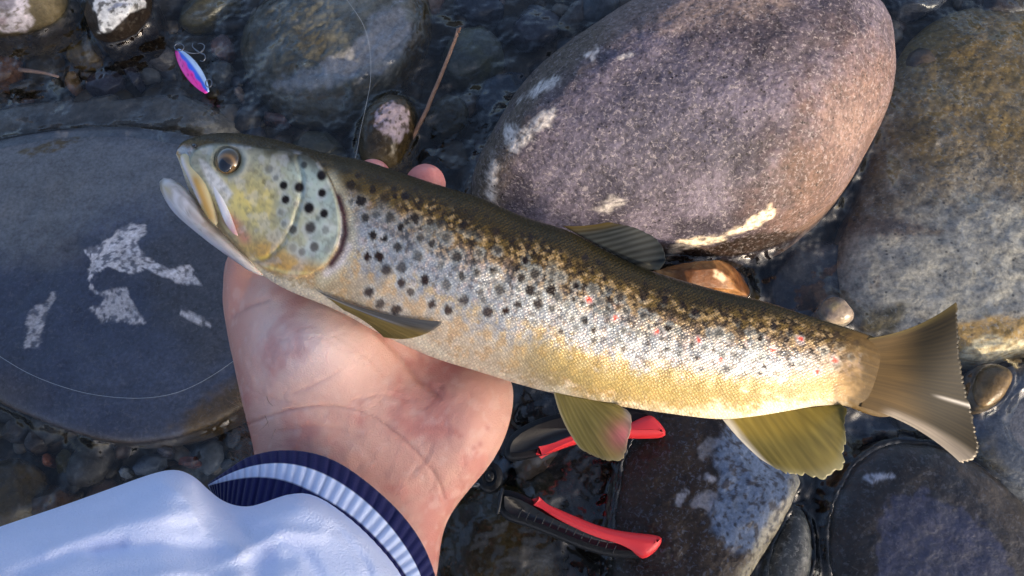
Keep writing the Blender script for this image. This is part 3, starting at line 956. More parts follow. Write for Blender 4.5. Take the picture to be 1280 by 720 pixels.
bel = mixc(np.tile(S(204, 184, 156), (len(px), 1)), S(166, 144, 98), sm(400, 600, uu + 160 * (nA - 0.5)))
bel = mixc(bel, S(150, 128, 78), (1 - sm(200, 330, uu)) * 0.7)
bel = mixc(bel, S(196, 150, 96), sm(0.5, 0.62, nB) * 0.45)
col = mixc(col, bel, sm(gy_ - 0.06, gy_ + 0.18, q + (nB - 0.5) * 0.22) * 0.9)
col = mixc(col, S(152, 134, 82), sm(0.58, 0.72, q) * (1 - sm(0.80, 0.92, q)) * sm(420, 560, uu) * (1 - sm(760, 860, uu)) * 0.8)
col = mixc(col, c_white, sm(0.86, 0.97, q + (nB - 0.5) * 0.08) * 0.8)
col = mixc(col, S(200, 160, 100), sm(0.15, 0.55, q) * sm(800, 890, uu) * 0.85 * (1 - sm(0.88, 0.98, q)))
col = mixc(col, c_olive * 0.7, (1 - sm(0.05, 0.2, q)) * sm(780, 880, uu) * 0.6)
# pale pinkish wash and dark flecks on the flank
col = mixc(col, S(206, 182, 170), sm(0.55, 0.72, fbm(P2, 0.16, 3, 55)) * sm(0.2, 0.32, q) * (1 - sm(0.55, 0.7, q)) * 0.55)
col = mixc(col, S(62, 48, 34), sm(0.56, 0.66, fbm(P2, 0.17, 2, 65)) * sm(0.08, 0.16, q) * (1 - sm(0.26, 0.42, q)) * sm(210, 330, uu) * 0.6)
mos = sm(0.03, 0.13, q) * (1 - sm(0.34, 0.56, q)) * sm(215, 330, uu)
col = col * (1 - mos * 0.75 * (rnd > 0.62))[:, None]
col = mixc(col, S(198, 172, 132), mos * 0.32 * (rnd < 0.22))
fl2 = sm(0.3, 0.42, q) * (1 - sm(0.58, 0.74, q)) * (1 - sm(800, 880, uu))
col = mixc(col, S(92, 78, 66), fl2 * 0.55 * (rnd > 0.86))
col = mixc(col, S(210, 204, 196), fl2 * 0.3 * (rnd < 0.16))

# head
hd = 1 - sm(-3, 2, sg)
ch = np.tile(S(158, 160, 140), (len(px), 1))
ch = mixc(ch, S(60, 56, 42), 1 - sm(0.07, 0.20, q01 + (nB - 0.5) * 0.12 + 0.25 * sm(260, 225, px[:, 0])))
ch = mixc(ch, S(226, 206, 120), np.exp(-(np.hypot((px[:, 0] - 314) / 44, (px[:, 1] - 254) / 36)) ** 2) * 0.95)
ch = mixc(ch, S(176, 192, 180), (1 - sm(-14, 14, sdpoly(px, [(345, 225), (372, 205), (405, 215), (425, 255), (424, 300), (405, 325), (380, 330), (352, 280)]))) * 0.85)
ch = mixc(ch, S(204, 158, 72), (1 - sm(-10, 12, sdpoly(px, [(300, 300), (340, 300), (365, 320), (400, 335), (380, 352), (330, 345), (290, 318)]))) * (0.6 + 0.4 * nB))
ch = mixc(ch, S(214, 190, 96), np.exp(-(dline(px, [(368, 286), (350, 308), (332, 322), (312, 325)]) / 2.4) ** 2) * 0.8)
ch = mixc(ch, S(226, 206, 130), np.exp(-(dline(px, [(330, 332), (355, 340), (390, 342)]) / 2.0) ** 2) * 0.8)
ch = mixc(ch, S(226, 224, 220), (1 - sm(-2, 4, sdpoly(px, [(250, 200), (258, 204), (276, 224), (290, 242), (276, 262), (268, 240), (256, 218)]))) * 0.9)
ch = mixc(ch, S(214, 112, 116), np.exp(-(dline(px, [(286, 274), (298, 286), (306, 298)]) / 7) ** 2) * 0.95)
ch = mixc(ch, S(120, 118, 108), sm(0.45, 0.65, nB) * 0.35)
ch = mixc(ch, S(186, 172, 116), sm(0.48, 0.62, nA) * 0.4 * sm(205, 235, px[:, 1]))
ch = mixc(ch, S(206, 206, 210), sm(0.56, 0.68, fbm(P2, 0.07, 3, 91)) * 0.28)
ch = mixc(ch, S(92, 92, 84), sm(0.52, 0.66, nC) * 0.3)
ch = mixc(ch, S(150, 164, 172), np.exp(-((de - 23) / 5) ** 2) * 0.35 * (px[:, 0] > 285))
ch = mixc(ch, S(196, 186, 160), (1 - sm(224, 236, px[:, 0])) * 0.6)
col = mixc(col, ch, hd)
# behind the gill cover: dark red slit, then the pale collar
inslit = np.exp(-(dline(px, [(423, 246), (430, 268), (432, 292), (426, 313), (414, 330)]) / 5.0) ** 2) * sm(-0.5, 1.5, sg)
col = mixc(col, S(196, 188, 158), np.exp(-(dline(px, [(414, 222), (432, 258), (440, 292), (434, 318), (420, 338), (402, 350)]) / 8) ** 2) * sm(1, 3, sg) * 0.8)
col = mixc(col, S(214, 206, 206), np.exp(-(dline(px, [(436, 308), (426, 328), (408, 342)]) / 5) ** 2) * sm(1, 3, sg) * 0.8)
col = mixc(col, S(58, 12, 22), inslit * 0.97)
# spots
SP = []
for X_, Y_, r_, k_ in [(698, 367, 5, .9), (708, 438, 5, .9), (776, 377, 6, .95), (825, 480, 6.4, 1), (890, 405, 5, .9), (900, 508, 5.2, .9), (832, 578, 6.6, .8), (745, 588, 5, .7),
                       (908, 590, 4.5, .45), (852, 675, 5.5, .7), (888, 317, 6, .95), (625, 285, 5, .45), (745, 680, 5, .3), (685, 500, 4, .4), (800, 265, 4, .7), (640, 420, 3, .35), (600, 350, 3, .4), (660, 330, 3.5, .45), (560, 300, 3, .3), (700, 560, 3.5, .4), (790, 700, 4.5, .5), (760, 460, 3, .4), (870, 530, 3, .4)]:
    SP.append((180 + X_ / 4, 140 + Y_ / 4, r_, k_))
for X_, Y_ in [(155, 165), (205, 245), (262, 190), (325, 230), (428, 220), (280, 312), (225, 330), (350, 330), (475, 332), (597, 358), (715, 370), (403, 372), (500, 430),
               (388, 477), (265, 420), (325, 435), (295, 525), (235, 525), (332, 590), (408, 655), (490, 522), (525, 640), (600, 565), (632, 432), (560, 460), (710, 620),
               (630, 665), (685, 525), (795, 505), (785, 600), (870, 595), (245, 700), (410, 575), (455, 700), (800, 415), (1030, 540), (1075, 610), (1155, 690), (1010, 625),
               (1050, 690), (880, 400), (300, 760), (380, 790), (560, 760), (640, 790), (720, 740), (800, 700), (900, 690), (930, 790), (840, 800), (990, 760), (1090, 760)]:
    SP.append((400 + X_ / 4, 190 + Y_ / 4, rng.uniform(4.4, 6.8), rng.uniform(.6, .95)))
for X_, Y_ in [(20, 460), (65, 310), (350, 405), (385, 445), (465, 455), (515, 470), (460, 550), (520, 560), (720, 610), (730, 515), (820, 440), (925, 460), (700, 445), (1075, 520),
               (1195, 630), (1010, 480), (1150, 465), (940, 600), (565, 410), (480, 390), (405, 345), (270, 325), (290, 430), (205, 355), (360, 320)]:
    SP.append((600 + X_ / 4, 260 + Y_ / 4, rng.uniform(3.6, 5.4), rng.uniform(.55, .95)))
for X_, Y_ in [(60, 245), (185, 240), (130, 195), (335, 345), (280, 215), (390, 250), (330, 270), (480, 315), (545, 290), (670, 320), (240, 150), (225, 265), (90, 390), (430, 315), (590, 340),
               (640, 345), (740, 320), (800, 325), (455, 395)]:
    SP.append((880 + X_ / 3.2, 340 + Y_ / 3.2, rng.uniform(3.0, 4.6), rng.uniform(.55, .95)))
got = [(a, b) for a, b, _, _ in SP]
tries = 0
while len(SP) < 265 and tries < 6000:
    tries += 1
    U, Qv = rng.uniform(225, 905), rng.beta(1.6, 2.4) * 0.62 + 0.06
    Vv = np.interp(U, us, tv) * (1 - Qv) + np.interp(U, us, bv) * Qv
    b_ = back(np.array(U), np.array(Vv))
    if U < 440 and Qv > 0.3:
        continue
    if min(math.hypot(b_[0] - a, b_[1] - b) for a, b in got) < 9.5:
        continue
    got.append(tuple(b_))
    SP.append((b_[0], b_[1], rng.uniform(2.0, 4.6), rng.uniform(.4, .85)))
wx = px + np.stack([fbm(P2, 0.22, 2, 71) - 0.5, fbm(P2, 0.22, 2, 73) - 0.5], 1) * 7
sx = px + np.stack([fbm(P2, 0.5, 2, 171) - 0.5, fbm(P2, 0.5, 2, 173) - 0.5], 1) * 5
halo = np.zeros(len(px))
dark = np.zeros(len(px))
for a, b, r, k in SP:
    i = np.where((np.abs(px[:, 0] - a) < 22) & (np.abs(px[:, 1] - b) < 22))[0]
    w = px if a < 426 else 0.45 * cpx_ + 0.35 * px + 0.2 * sx
    d = np.hypot(w[i, 0] - a, (w[i, 1] - b) * 0.92) + (0 if a < 426 else 1) * (rnd2[i] - 0.5) * 1.8
    dark[i] = np.maximum(dark[i], min(1, k * 1.12) * (1 - sm(r * 0.7, r * 1.35, d)))
    halo[i] = np.maximum(halo[i], 0.55 * (1 - sm(r * 1.0, r * 2.1, d)) * (r > 3.4))
col = mixc(col, S(186, 194, 192), halo * sm(0.18, 0.3, q01) * 0.8)
dcol = mixc(np.tile(S(26, 19, 16), (len(px), 1)), S(52, 28, 16), sm(0.42, 0.7, q01) * 0.8)
col = col * (1 - dark[:, None]) + dcol * dark[:, None]
for a, b in [(769, 397), (820, 415), (873, 425), (965, 438), (1043, 450), (1000, 424), (735, 375), (900, 452), (1022, 465)]:
    d = np.hypot(wx[:, 0] - a, wx[:, 1] - b)
    col = mixc(col, S(206, 196, 196), (1 - sm(3.5, 8, d)) * 0.5)
    col = mixc(col, S(206, 66, 44), 1 - sm(1.8, 4.4, d))
col = mixc(col, S(84, 66, 34) * (0.55 + 0.8 * fbm(np.stack([uu * 0.02, q01 * 46, 0 * uu], 1), 1.0, 3, 9))[:, None], sm(840, 908, uu + 60 * (nB - 0.5)))
silver = sm(0.2, 0.36, q01) * (1 - sm(0.6, 0.8, q01)) * 0.28 * (1 - dark) * (1 - 0.75 * hd) * (1 - sm(800, 880, uu))
scal = (1 - hd) * (1 - sm(815, 895, uu))

m = NT('trout_skin')
cc = m.attr('Col').outputs['Color']
sv = m.attr('silver').outputs['Fac']
sc_ = m.attr('scale_amount').outputs['Fac']
uvn = m.n('ShaderNodeAttribute', attribute_name='fishuv').outputs['Vector']
mp = m.n('ShaderNodeMapping')
mp.inputs['Rotation'].default_value = (0, 0, math.radians(45))
m.val(mp.inputs['Vector'], uvn)
d1 = m.voro(mp.outputs[0], 1.0, 0.5)
cellc = m.voro(mp.outputs[0], 1.0, 0.5, out='Color')
sepc = m.n('ShaderNodeSeparateColor')
m.val(sepc.inputs[0], cellc)
edge = m.rng(d1, 0.25, 0.62, 0.0, 1.0)
f = m.math('SUBTRACT', m.math('ADD', 1.12, m.math('MULTIPLY', m.math('SUBTRACT', sepc.outputs[0], 0.5), 0.24)), m.math('MULTIPLY', edge, 0.17))
f = m.math('ADD', m.math('MULTIPLY', f, sc_), m.math('SUBTRACT', 1.0, sc_))
m.set(Base_Color=m.scale_col(cc, f), Metallic=sv, Roughness=m.rng(sepc.outputs[1], 0, 1, 0.30, 0.50, False), Specular_IOR_Level=m.rng(sv, 0, 0.28, 0.22, 0.5, False), Coat_Weight=m.rng(sv, 0, 0.28, 0.06, 0.35, False), Coat_Roughness=0.22,
      Subsurface_Weight=0.06, Subsurface_Radius=(0.6, 0.35, 0.2), Subsurface_Scale=0.003)
hb = m.math('MULTIPLY', m.math('SUBTRACT', 1.0, edge), sc_)
hb = m.math('ADD', hb, m.math('MULTIPLY', m.noise(m.pos(), 700, 2), 0.35))
m.set(Normal=m.bump(hb, 0.32, 0.0006))
M_skin = m.m

ff = grid_faces(NS, NR, True)
nV = len(FV)
capA, capB = FV[:NR].mean(0), FV[-NR:].mean(0)
k = np.arange(NR)
FV2 = np.vstack([FV, capA, capB])
F = [ff, np.stack([k, np.full(NR, nV), (k + 1) % NR], 1).astype(np.int32), np.stack([nV - NR + k, nV - NR + (k + 1) % NR, np.full(NR, nV + 1)], 1).astype(np.int32)]
me = new_mesh('body', FV2, F)


def ext(a):
    return np.concatenate([a, a[:1], a[-1:]], 0)


set_col(me, ext(col), {'silver': ext(silver), 'scale_amount': ext(scal)})
a = me.attributes.new('fishuv', 'FLOAT_VECTOR', 'POINT')
scp = np.interp(uu, [0, 500, 1000], [5.2, 5.0, 4.2])
uvv = np.stack([uu / 3.9 + 0.6 * nA, vv.reshape(-1) / 3.3 + 0.8 * nB, np.zeros(len(uu))], 1)
a.data.foreach_set('vector', np.ascontiguousarray(ext(uvv), np.float32).ravel())

trout = empty('trout', at(640, 372, FD))
tag(trout, 'spotted brown trout with open mouth held across the open palm', 'fish')
body = link('body', me, M_skin, trout)


def plain(name, col_attr=True, **kw):
    m = NT(name)
    if col_attr:
        m.set(Base_Color=m.attr('Col').outputs['Color'])
    m.set(**kw)
    return m


M_mouth = plain('trout_jaw', Roughness=0.33, Specular_IOR_Level=0.5, Coat_Weight=0.3, Subsurface_Weight=0.1, Subsurface_Scale=0.003).m


def blob(name, poly, dfun, tf, tb, colf, mat, parent, nu=28, nt=72, p=2.0, center=None, bumps=None):
    """rounded lens-like body with a traced outline, its middle surface at depth dfun, tf/tb thick"""
    poly = smooth_closed(poly, 0, 2)
    c = np.asarray(center, float) if center is not None else (poly.min(0) + poly.max(0)) / 2
    th = np.linspace(0, 2 * np.pi, nt, endpoint=False)
    R = ring_radius(poly, c, th)
    s = np.concatenate([np.linspace(0, 1, nu), np.linspace(1, 0, nu)[1:]])
    sg_ = np.r_[np.ones(nu), -np.ones(nu - 1)]
    f = np.sin(s * np.pi / 2)
    h = np.power(np.clip(1 - f ** p, 0, 1), 1 / p)
    px = c + f[:, None, None] * R[None, :, None] * np.stack([np.cos(th), np.sin(th)], 1)[None]
    px = px.reshape(-1, 2)
    hh = np.repeat(h, nt)
    sgn = np.repeat(sg_, nt)
    off = np.where(sgn > 0, tf * hh, -tb * hh)
    if bumps is not None:
        off = off + np.where(sgn > 0, bumps(px) * sm(0, 0.35, hh), 0)
    V = at(px[:, 0], px[:, 1], dfun(px) - off)
    F = grid_faces(2 * nu - 1, nt, True)
    me = new_mesh(name, V, F)
    if colf is not None:
        set_col(me, colf(px, V))
    if mat is None:
        return V, F, me
    return link(name, me, mat, parent)


def jawcol(px, V):
    c = np.tile(S(206, 204, 206), (len(px), 1))
    c = mixc(c, S(150, 146, 140), sm(0.42, 0.66, fbm(V, 220, 3, 3)) * 0.75)
    c = mixc(c, S(96, 90, 84), np.exp(-(dline(px, [(212, 228), (232, 246), (252, 268), (276, 292)]) / 2.2) ** 2) * 0.6)
    c = mixc(c, S(120, 112, 96), sm(0.6, 0.72, fbm(V, 500, 2, 33)) * 0.5)
    c = mixc(c, S(196, 172, 110), np.exp(-(np.hypot(px[:, 0] - 206, px[:, 1] - 240) / 9) ** 2) * 0.8)
    c = mixc(c, S(150, 140, 130), np.exp(-(dline(px, [(240, 268), (270, 296), (300, 320)]) / 6) ** 2) * 0.7)
    return mixc(c, S(226, 228, 236), np.exp(-(dline(px, [(205, 244), (218, 267), (243, 288), (280, 316)]) / 4) ** 2) * 0.8)


blob('lower_jaw', [(198, 230), (201, 223), (210, 221), (222, 227), (236, 238), (248, 255), (260, 271), (276, 288), (304, 316), (330, 338), (330, 350), (308, 337), (280, 317), (262, 304),
                   (242, 288), (217, 267), (203, 245)], lambda p: FD - 0.001 + 0 * p[:, 0], 0.0115, 0.0115, jawcol, M_mouth, trout, center=(256, 284))


def maxcol(px, V):
    c = np.tile(S(196, 184, 140), (len(px), 1))
    c = mixc(c, S(186, 146, 70), np.exp(-(dline(px, [(244, 226), (254, 252), (262, 272)]) / 6) ** 2))
    c = mixc(c, S(210, 205, 210), np.exp(-(dline(px, [(226, 200), (236, 226), (247, 252)]) / 4) ** 2) * 0.9)
    return mixc(c, S(96, 84, 70), np.exp(-(dline(px, [(250, 206), (262, 232), (270, 262), (273, 280)]) / 2.4) ** 2) * 0.9)


blob('upper_jaw', [(222, 196), (232, 190), (243, 198), (254, 216), (264, 240), (271, 264), (274, 284), (264, 279), (254, 264), (244, 244), (235, 222)],
     lambda p: FD - np.interp(p[:, 1], [190, 230, 285], [0.0045, 0.0095, 0.0128]), 0.0026, 0.0026, maxcol, M_mouth, trout, center=(249, 236))
blob('cheek_bone', [(250, 202), (255, 202), (270, 222), (282, 248), (290, 274), (300, 292), (296, 297), (282, 282), (273, 258), (262, 228)],
     lambda p: FD - np.interp(p[:, 1], [195, 230, 300], [0.0070, 0.0108, 0.0146]), 0.0016, 0.003,
     lambda p, V: mixc(mixc(np.tile(S(222, 220, 222), (len(p), 1)), S(206, 150, 146), sm(272, 292, p[:, 1])), S(170, 160, 166), sm(0.5, 0.7, fbm(V, 200, 2, 8)) * .5),
     M_mouth, trout, center=(276, 248))

# eye: globe with brassy iris and black pupil
mE = NT('eye_globe')
mE.set(Base_Color=mE.attr('Col').outputs['Color'], Roughness=0.08, Specular_IOR_Level=0.6, Coat_Weight=0.8, Coat_Roughness=0.03)


def eyecol(px, V):
    d = np.hypot(px[:, 0] - 282, px[:, 1] - 205)
    an = np.arctan2(px[:, 1] - 205, px[:, 0] - 282)
    c = np.tile(S(58, 50, 40), (len(px), 1))
    c = mixc(c, S(40, 34, 26), sm(13, 18, d) + 0 * d)
    c = mixc(c, S(70, 66, 52), sm(0, 9, 200 - px[:, 1]) * 0.8)
    return mixc(c, S(132, 104, 66), np.exp(-((d - 11) / 2.4) ** 2) * 0.9)


ed = FD - 0.0108
eye = blob('eye', oval(285, 201, 17.5, 18, 0, 24, 0), lambda p: ed + 0 * p[:, 0], 0.0042, 0.003, eyecol, mE.m, trout, 20, 48)
mP = plain('eye_pupil', False, Base_Color=(0.004, 0.006, 0.012), Roughness=0.05, Coat_Weight=1.0)
blob('pupil', oval(281.5, 206, 8.6, 9.4, 0, 20, 0), lambda p: ed - 0.0035 + 0 * p[:, 0], 0.0007, 0.0005, None, mP.m, eye, 10, 32)
blob('nostril', oval(243, 182, 4, 3, 20, 12, 0), lambda p: FD - 0.0072 + 0 * p[:, 0], 0.0012, 0.001, None, mP.m, trout, 6, 20)

# fins
m = NT('fin_membrane')
cc = m.attr('Col').outputs['Color']
m.set(Base_Color=cc, Roughness=0.42, Specular_IOR_Level=0.3, Coat_Weight=0.08, Coat_Roughness=0.2)
tl = m.n('ShaderNodeBsdfTranslucent')
m.val(tl.inputs['Color'], cc)
ms = m.n('ShaderNodeMixShader')
ms.inputs[0].default_value = 0.40
m.val(ms.inputs[1], m.b.outputs[0])
m.val(ms.inputs[2], tl.outputs[0])
m.val(m.out.inputs['Surface'], ms.outputs[0])
M_fin = m.m
M_tail = m.m.copy()
M_tail.name = 'tail_membrane'
[n for n in M_tail.node_tree.nodes if n.type == 'MIX_SHADER'][0].inputs[0].default_value = 0.14


def fin(name, root, edge, nray, d0, d1, colf, jag=0.02, bow=0.0, ridge=0.00014, nt=None, ns=40, th=0.0005, seed=0, wave=0.001):
    nt = nt or nray * 9
    t = np.linspace(0, 1, nt)
    s = np.linspace(0, 1, ns)
    rp = along(smooth_open(root, 2), t=t)
    ep = along(smooth_open(edge, 2), t=t)
    r_ = np.random.default_rng(seed)
    rayph = t * nray
    fr = rayph - np.floor(rayph)
    depthj = r_.uniform(0.3, 1.0, nray + 1)[np.floor(rayph).astype(int)]
    ext_ = 1 - jag * (0.55 * depthj ** 2 * np.abs(2 * fr - 1) ** 1.5 + 0.9 * fbm(np.stack([t * nray * 0.8, 0 * t, 0 * t + seed], 1), 1.0, 3, seed + 40))
    ss = s[None, :] * ext_[:, None]
    px = rp[:, None] * (1 - ss[..., None]) + ep[:, None] * ss[..., None]
    ch = ep - rp
    nrm = np.stack([-ch[:, 1], ch[:, 0]], 1)
    px = px + nrm[:, None] * (bow * (1 - 2 * t)[:, None] * 4 * ss * (1 - ss))[..., None]
    dep = d0 + (d1 - d0) * ss + wave * np.sin(6 * t[:, None] + 4 * ss) * ss
    dep = dep - ridge * (0.5 + 0.5 * np.cos(2 * np.pi * rayph))[:, None] * sm(0.05, 0.4, ss) * (1 - 0.4 * ss)
    dep = dep - ridge * 0.5 * (0.5 + 0.5 * np.cos(4 * np.pi * rayph))[:, None] * ss
    half = th * (1 - 0.7 * ss)
    Vf = at(px[..., 0], px[..., 1], dep - half).reshape(-1, 3)
    Vb = at(px[..., 0], px[..., 1], dep + half).reshape(-1, 3)
    n = len(Vf)
    g = grid_faces(nt, ns)
    idx = np.arange(n).reshape(nt, ns)
    rim = np.concatenate([idx[:, 0], idx[-1, 1:], idx[-2::-1, -1], idx[0, -2:0:-1]])
    r2 = np.roll(rim, -1)
    F = [g, g[:, ::-1] + n, np.stack([rim, r2, r2 + n, rim + n], 1).astype(np.int32)]
    V = np.vstack([Vf, Vb])
    T = np.broadcast_to(t[:, None], ss.shape).reshape(-1)
    ray = (0.5 + 0.5 * np.cos(2 * np.pi * T * nray))
    c = colf(T, ss.reshape(-1), px.reshape(-1, 2), ray)
    nz = fbm(np.stack([T * nray * 1.3, ss.reshape(-1) * 2.2, 0 * T + seed], 1), 1.0, 3, seed)
    nz2 = fbm(np.stack([T * nray * 3.1, ss.reshape(-1) * 5, 0 * T + seed], 1), 1.0, 2, seed + 4)
    c = c * (0.45 + 0.7 * nz + 0.4 * nz2)[:, None]
    me = new_mesh(name, V, F)
    set_col(me, np.vstack([c, c]))
    return link(name, me, M_tail if name == 'tail_fin' else M_fin, trout)


def full(c, n):
    return np.tile(np.asarray(c, float), (n, 1))


def pelvic_c(T, s_, p, ray):
    c = full(S(136, 124, 66), len(T))
    c = mixc(c, S(164, 150, 100), ray * 0.25)
    c = mixc(c, S(180, 176, 176), sm(0.6, 1.0, s_) * sm(0.45, 0.9, T) * 0.8)
    c = mixc(c, S(206, 116, 124), np.exp(-(np.hypot(p[:, 0] - 778, p[:, 1] - 545) / 18) ** 2) * 0.85)
    c = mixc(c, S(188, 176, 140), (1 - sm(0.0, 0.05, T)) * 0.8)
    return mixc(c, S(150, 142, 120), sm(0.88, 1.0, s_) * 0.6)


def anal_c(T, s_, p, ray):
    c = full(S(132, 116, 50), len(T))
    c = mixc(c, S(96, 92, 52), sm(0.2, 0.5, s_) * 0.7)
    c = mixc(c, S(150, 136, 74), ray * 0.22)
    c = mixc(c, S(150, 150, 122), sm(0.75, 1.0, s_) * 0.7)
    return mixc(c, S(216, 212, 200), (1 - sm(0.02, 0.10, T)) * 0.9 + 0 * s_)


def tail_c(T, s_, p, ray):
    c = full(S(84, 66, 34), len(T))
    c = mixc(c, S(28, 25, 12), sm(0.25, 0.65, s_) * 0.95)
    c = mixc(c, S(30, 27, 18), sm(0.5, 0.9, s_) * np.exp(-((T - 0.35) / 0.22) ** 2) * 0.8)
    c = mixc(c, S(62, 52, 28), ray * 0.30 * sm(0.2, 0.5, s_))
    c = mixc(c, S(160, 150, 136), sm(0.86, 0.95, T) * sm(0.15, 0.3, s_) * 0.85)
    c = mixc(c, S(200, 196, 190), np.exp(-((T - 0.60) / 0.012) ** 2) * sm(0.6, 0.75, s_) * 0.8)
    return mixc(c, S(104, 92, 52), (1 - sm(0.0, 0.06, T)) * 0.6)


def dorsal_c(T, s_, p, ray):
    c = full(S(34, 38, 38), len(T))
    c = mixc(c, S(84, 92, 96), ray * 0.35)
    c = mixc(c, S(88, 76, 38), (1 - sm(0.0, 0.25, T)) * 0.8)
    return mixc(c, S(150, 142, 116), sm(0.85, 0.97, T) * 0.7)


def pect_c(T, s_, p, ray):
    c = full(S(150, 126, 70), len(T))
    c = mixc(c, S(120, 116, 110), (1 - sm(0.15, 0.4, T)) * 0.9)
    c = mixc(c, S(176, 178, 184), np.exp(-((T - 0.30) / 0.06) ** 2) * (1 - sm(0.5, 0.9, s_)) * 0.8)  # grey-white sheen near the upper edge, painted in
    return mixc(c, S(140, 122, 60), ray * 0.4 * sm(0.3, 0.5, T))


fin('pelvic_fin', [(692, 490), (722, 497), (766, 504)], [(726, 562), (752, 577), (778, 580), (783, 566), (787, 548), (792, 530), (788, 514), (770, 505)], 15, FD - 0.004, FD - 0.008, pelvic_c, 0.05, 0.06, seed=1)
fin('anal_fin', [(903, 524), (980, 513), (1050, 505)], [(958, 580), (985, 596), (1014, 604), (1040, 602), (1060, 588), (1058, 570), (1062, 552), (1058, 532), (1060, 512)], 15, FD, FD - 0.004, anal_c, 0.17, 0.03, seed=2)
fin('tail_fin', [(1084, 423), (1080, 440), (1080, 472), (1076, 498), (1074, 508)], [(1197, 376), (1201, 398), (1200, 424), (1203, 452), (1210, 484), (1217, 512), (1223, 540), (1228, 566), (1222, 578), (1203, 581)], 34,
    FD, FD - 0.002, tail_c, 0.05, 0.07, seed=3, th=0.0012, ridge=0.00001)
fin('dorsal_fin', [(702, 282), (760, 314), (806, 338)], [(762, 277), (798, 284), (822, 297), (833, 314), (834, 326), (824, 338)], 11, FD + 0.001, FD - 0.003, dorsal_c, 0.05, 0.04, seed=4, ridge=0.00004)
fin('pectoral_fin', [(394, 362), (404, 368), (430, 388)], [(556, 402), (550, 409), (534, 418), (508, 426), (480, 422)], 8, FD - 0.0125, FD - 0.0205, pect_c, 0.02, 0.05, seed=5)

# ------------------------------------------------------------------ the person's hand, cuff and sleeve
def hand_depth(p):
    return np.interp(p[:, 1], [250, 330, 420, 520, 620, 720, 900], [0.374, 0.372, 0.364, 0.356, 0.348, 0.338, 0.320])


palm_poly = [(281, 322), (278, 350), (279, 385), (284, 420), (291, 450), (298, 485), (306, 520), (316, 555), (320, 590), (330, 640), (340, 690), (380, 720), (470, 740), (530, 740),
             (546, 730), (549, 695), (553, 668), (563, 642), (586, 613), (612, 583), (630, 552), (640, 520), (643, 490), (638, 470), (600, 440), (540, 405), (470, 370), (400, 335), (335, 305), (300, 300)]


def palm_b(p):
    b = 0.014 * np.exp(-(np.hypot((p[:, 0] - 395) / 80, (p[:, 1] - 425) / 62)) ** 2)              # ball of the thumb
    b += 0.006 * np.exp(-(np.hypot((p[:, 0] - 590) / 50, (p[:, 1] - 540) / 70)) ** 2)             # heel of the hand
    b -= 0.0055 * np.exp(-(np.hypot((p[:, 0] - 530) / 46, (p[:, 1] - 452) / 34)) ** 2)            # hollow of the palm
    return b


parts = []
Vp, Fp, mt_ = blob('palm', palm_poly, hand_depth, 0.021, 0.016, None, None, None, 40, 120, 2.3, (455, 520), palm_b)
parts.append((Vp, [Fp]))


def chain(pts, rad, sub=6):
    P = np.array([at(a, b, d) for a, b, d in pts])
    P = smooth_open(P, 2)
    r = np.interp(np.linspace(0, 1, len(P)), np.linspace(0, 1, len(rad)), rad)
    T = (P[-1] - P[-2]) / np.linalg.norm(P[-1] - P[-2])
    tip = [P[-1] + T * r[-1] * k for k in (0.35, 0.65, 0.86, 0.97)]
    P = np.vstack([P, tip])
    r = np.r_[r, r[-1] * np.sqrt(1 - np.array([0.35, 0.65, 0.86, 0.97]) ** 2)]
    return tube(P, r, 20)


parts.append(chain([(350, 460, .366), (315, 390, .366), (311, 335, .367), (326, 285, .366)], [.0135, .0125, .0105, .0095]))                       # thumb
parts.append(chain([(430, 400, .372), (425, 330, .377), (435, 270, .368), (466, 222, .350)], [.0105, .0098, .0088, .0080]))                       # index
parts.append(chain([(480, 420, .372), (488, 340, .378), (512, 275, .368), (532, 230, .349)], [.0105, .0100, .0092, .0086]))                       # middle
parts.append(chain([(535, 440, .372), (552, 365, .378), (574, 318, .370), (590, 290, .354)], [.0102, .0096, .0086, .0080]))                       # ring
parts.append(chain([(585, 465, .370), (606, 405, .376), (622, 365, .370), (634, 340, .358)], [.0092, .0086, .0076, .0070]))                       # little
parts.append(chain([(440, 640, .352), (390, 720, .340), (300, 840, .322), (180, 960, .30)], [.020, .022, .024, .026]))                            # forearm inside the sleeve
HV, HF = join(parts)
tmp = bpy.data.objects.new('tmp', new_mesh('tmp', HV, HF))
scene.collection.objects.link(tmp)
md = tmp.modifiers.new('r', 'REMESH')
md.mode = 'VOXEL'
md.voxel_size = 0.0009
md2 = tmp.modifiers.new('s', 'SMOOTH')
md2.factor = 0.5
md2.iterations = 30
dg = bpy.context.evaluated_depsgraph_get()
em = bpy.data.meshes.new_from_object(tmp.evaluated_get(dg))
bpy.data.objects.remove(tmp)
nv = len(em.vertices)
HV = np.empty(nv * 3, np.float32)
em.vertices.foreach_get('co', HV)
HV = HV.reshape(-1, 3).astype(float)
NRM = np.empty(nv * 3, np.float32)
em.vertices.foreach_get('normal', NRM)
NRM = NRM.reshape(-1, 3)
px = proj(HV)
view = (CAM - HV)
view /= np.linalg.norm(view, axis=1)[:, None]
fc = sm(-0.1, 0.3, (NRM * view).sum(1))
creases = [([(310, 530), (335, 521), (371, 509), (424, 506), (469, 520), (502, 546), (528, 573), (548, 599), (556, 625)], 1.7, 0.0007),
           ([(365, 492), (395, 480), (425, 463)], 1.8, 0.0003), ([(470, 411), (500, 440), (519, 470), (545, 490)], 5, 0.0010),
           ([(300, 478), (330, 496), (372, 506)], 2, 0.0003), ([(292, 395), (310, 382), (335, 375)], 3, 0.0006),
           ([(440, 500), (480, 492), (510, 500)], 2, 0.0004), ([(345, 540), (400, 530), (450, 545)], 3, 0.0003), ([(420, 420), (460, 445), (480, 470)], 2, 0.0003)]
r_ = np.random.default_rng(12)
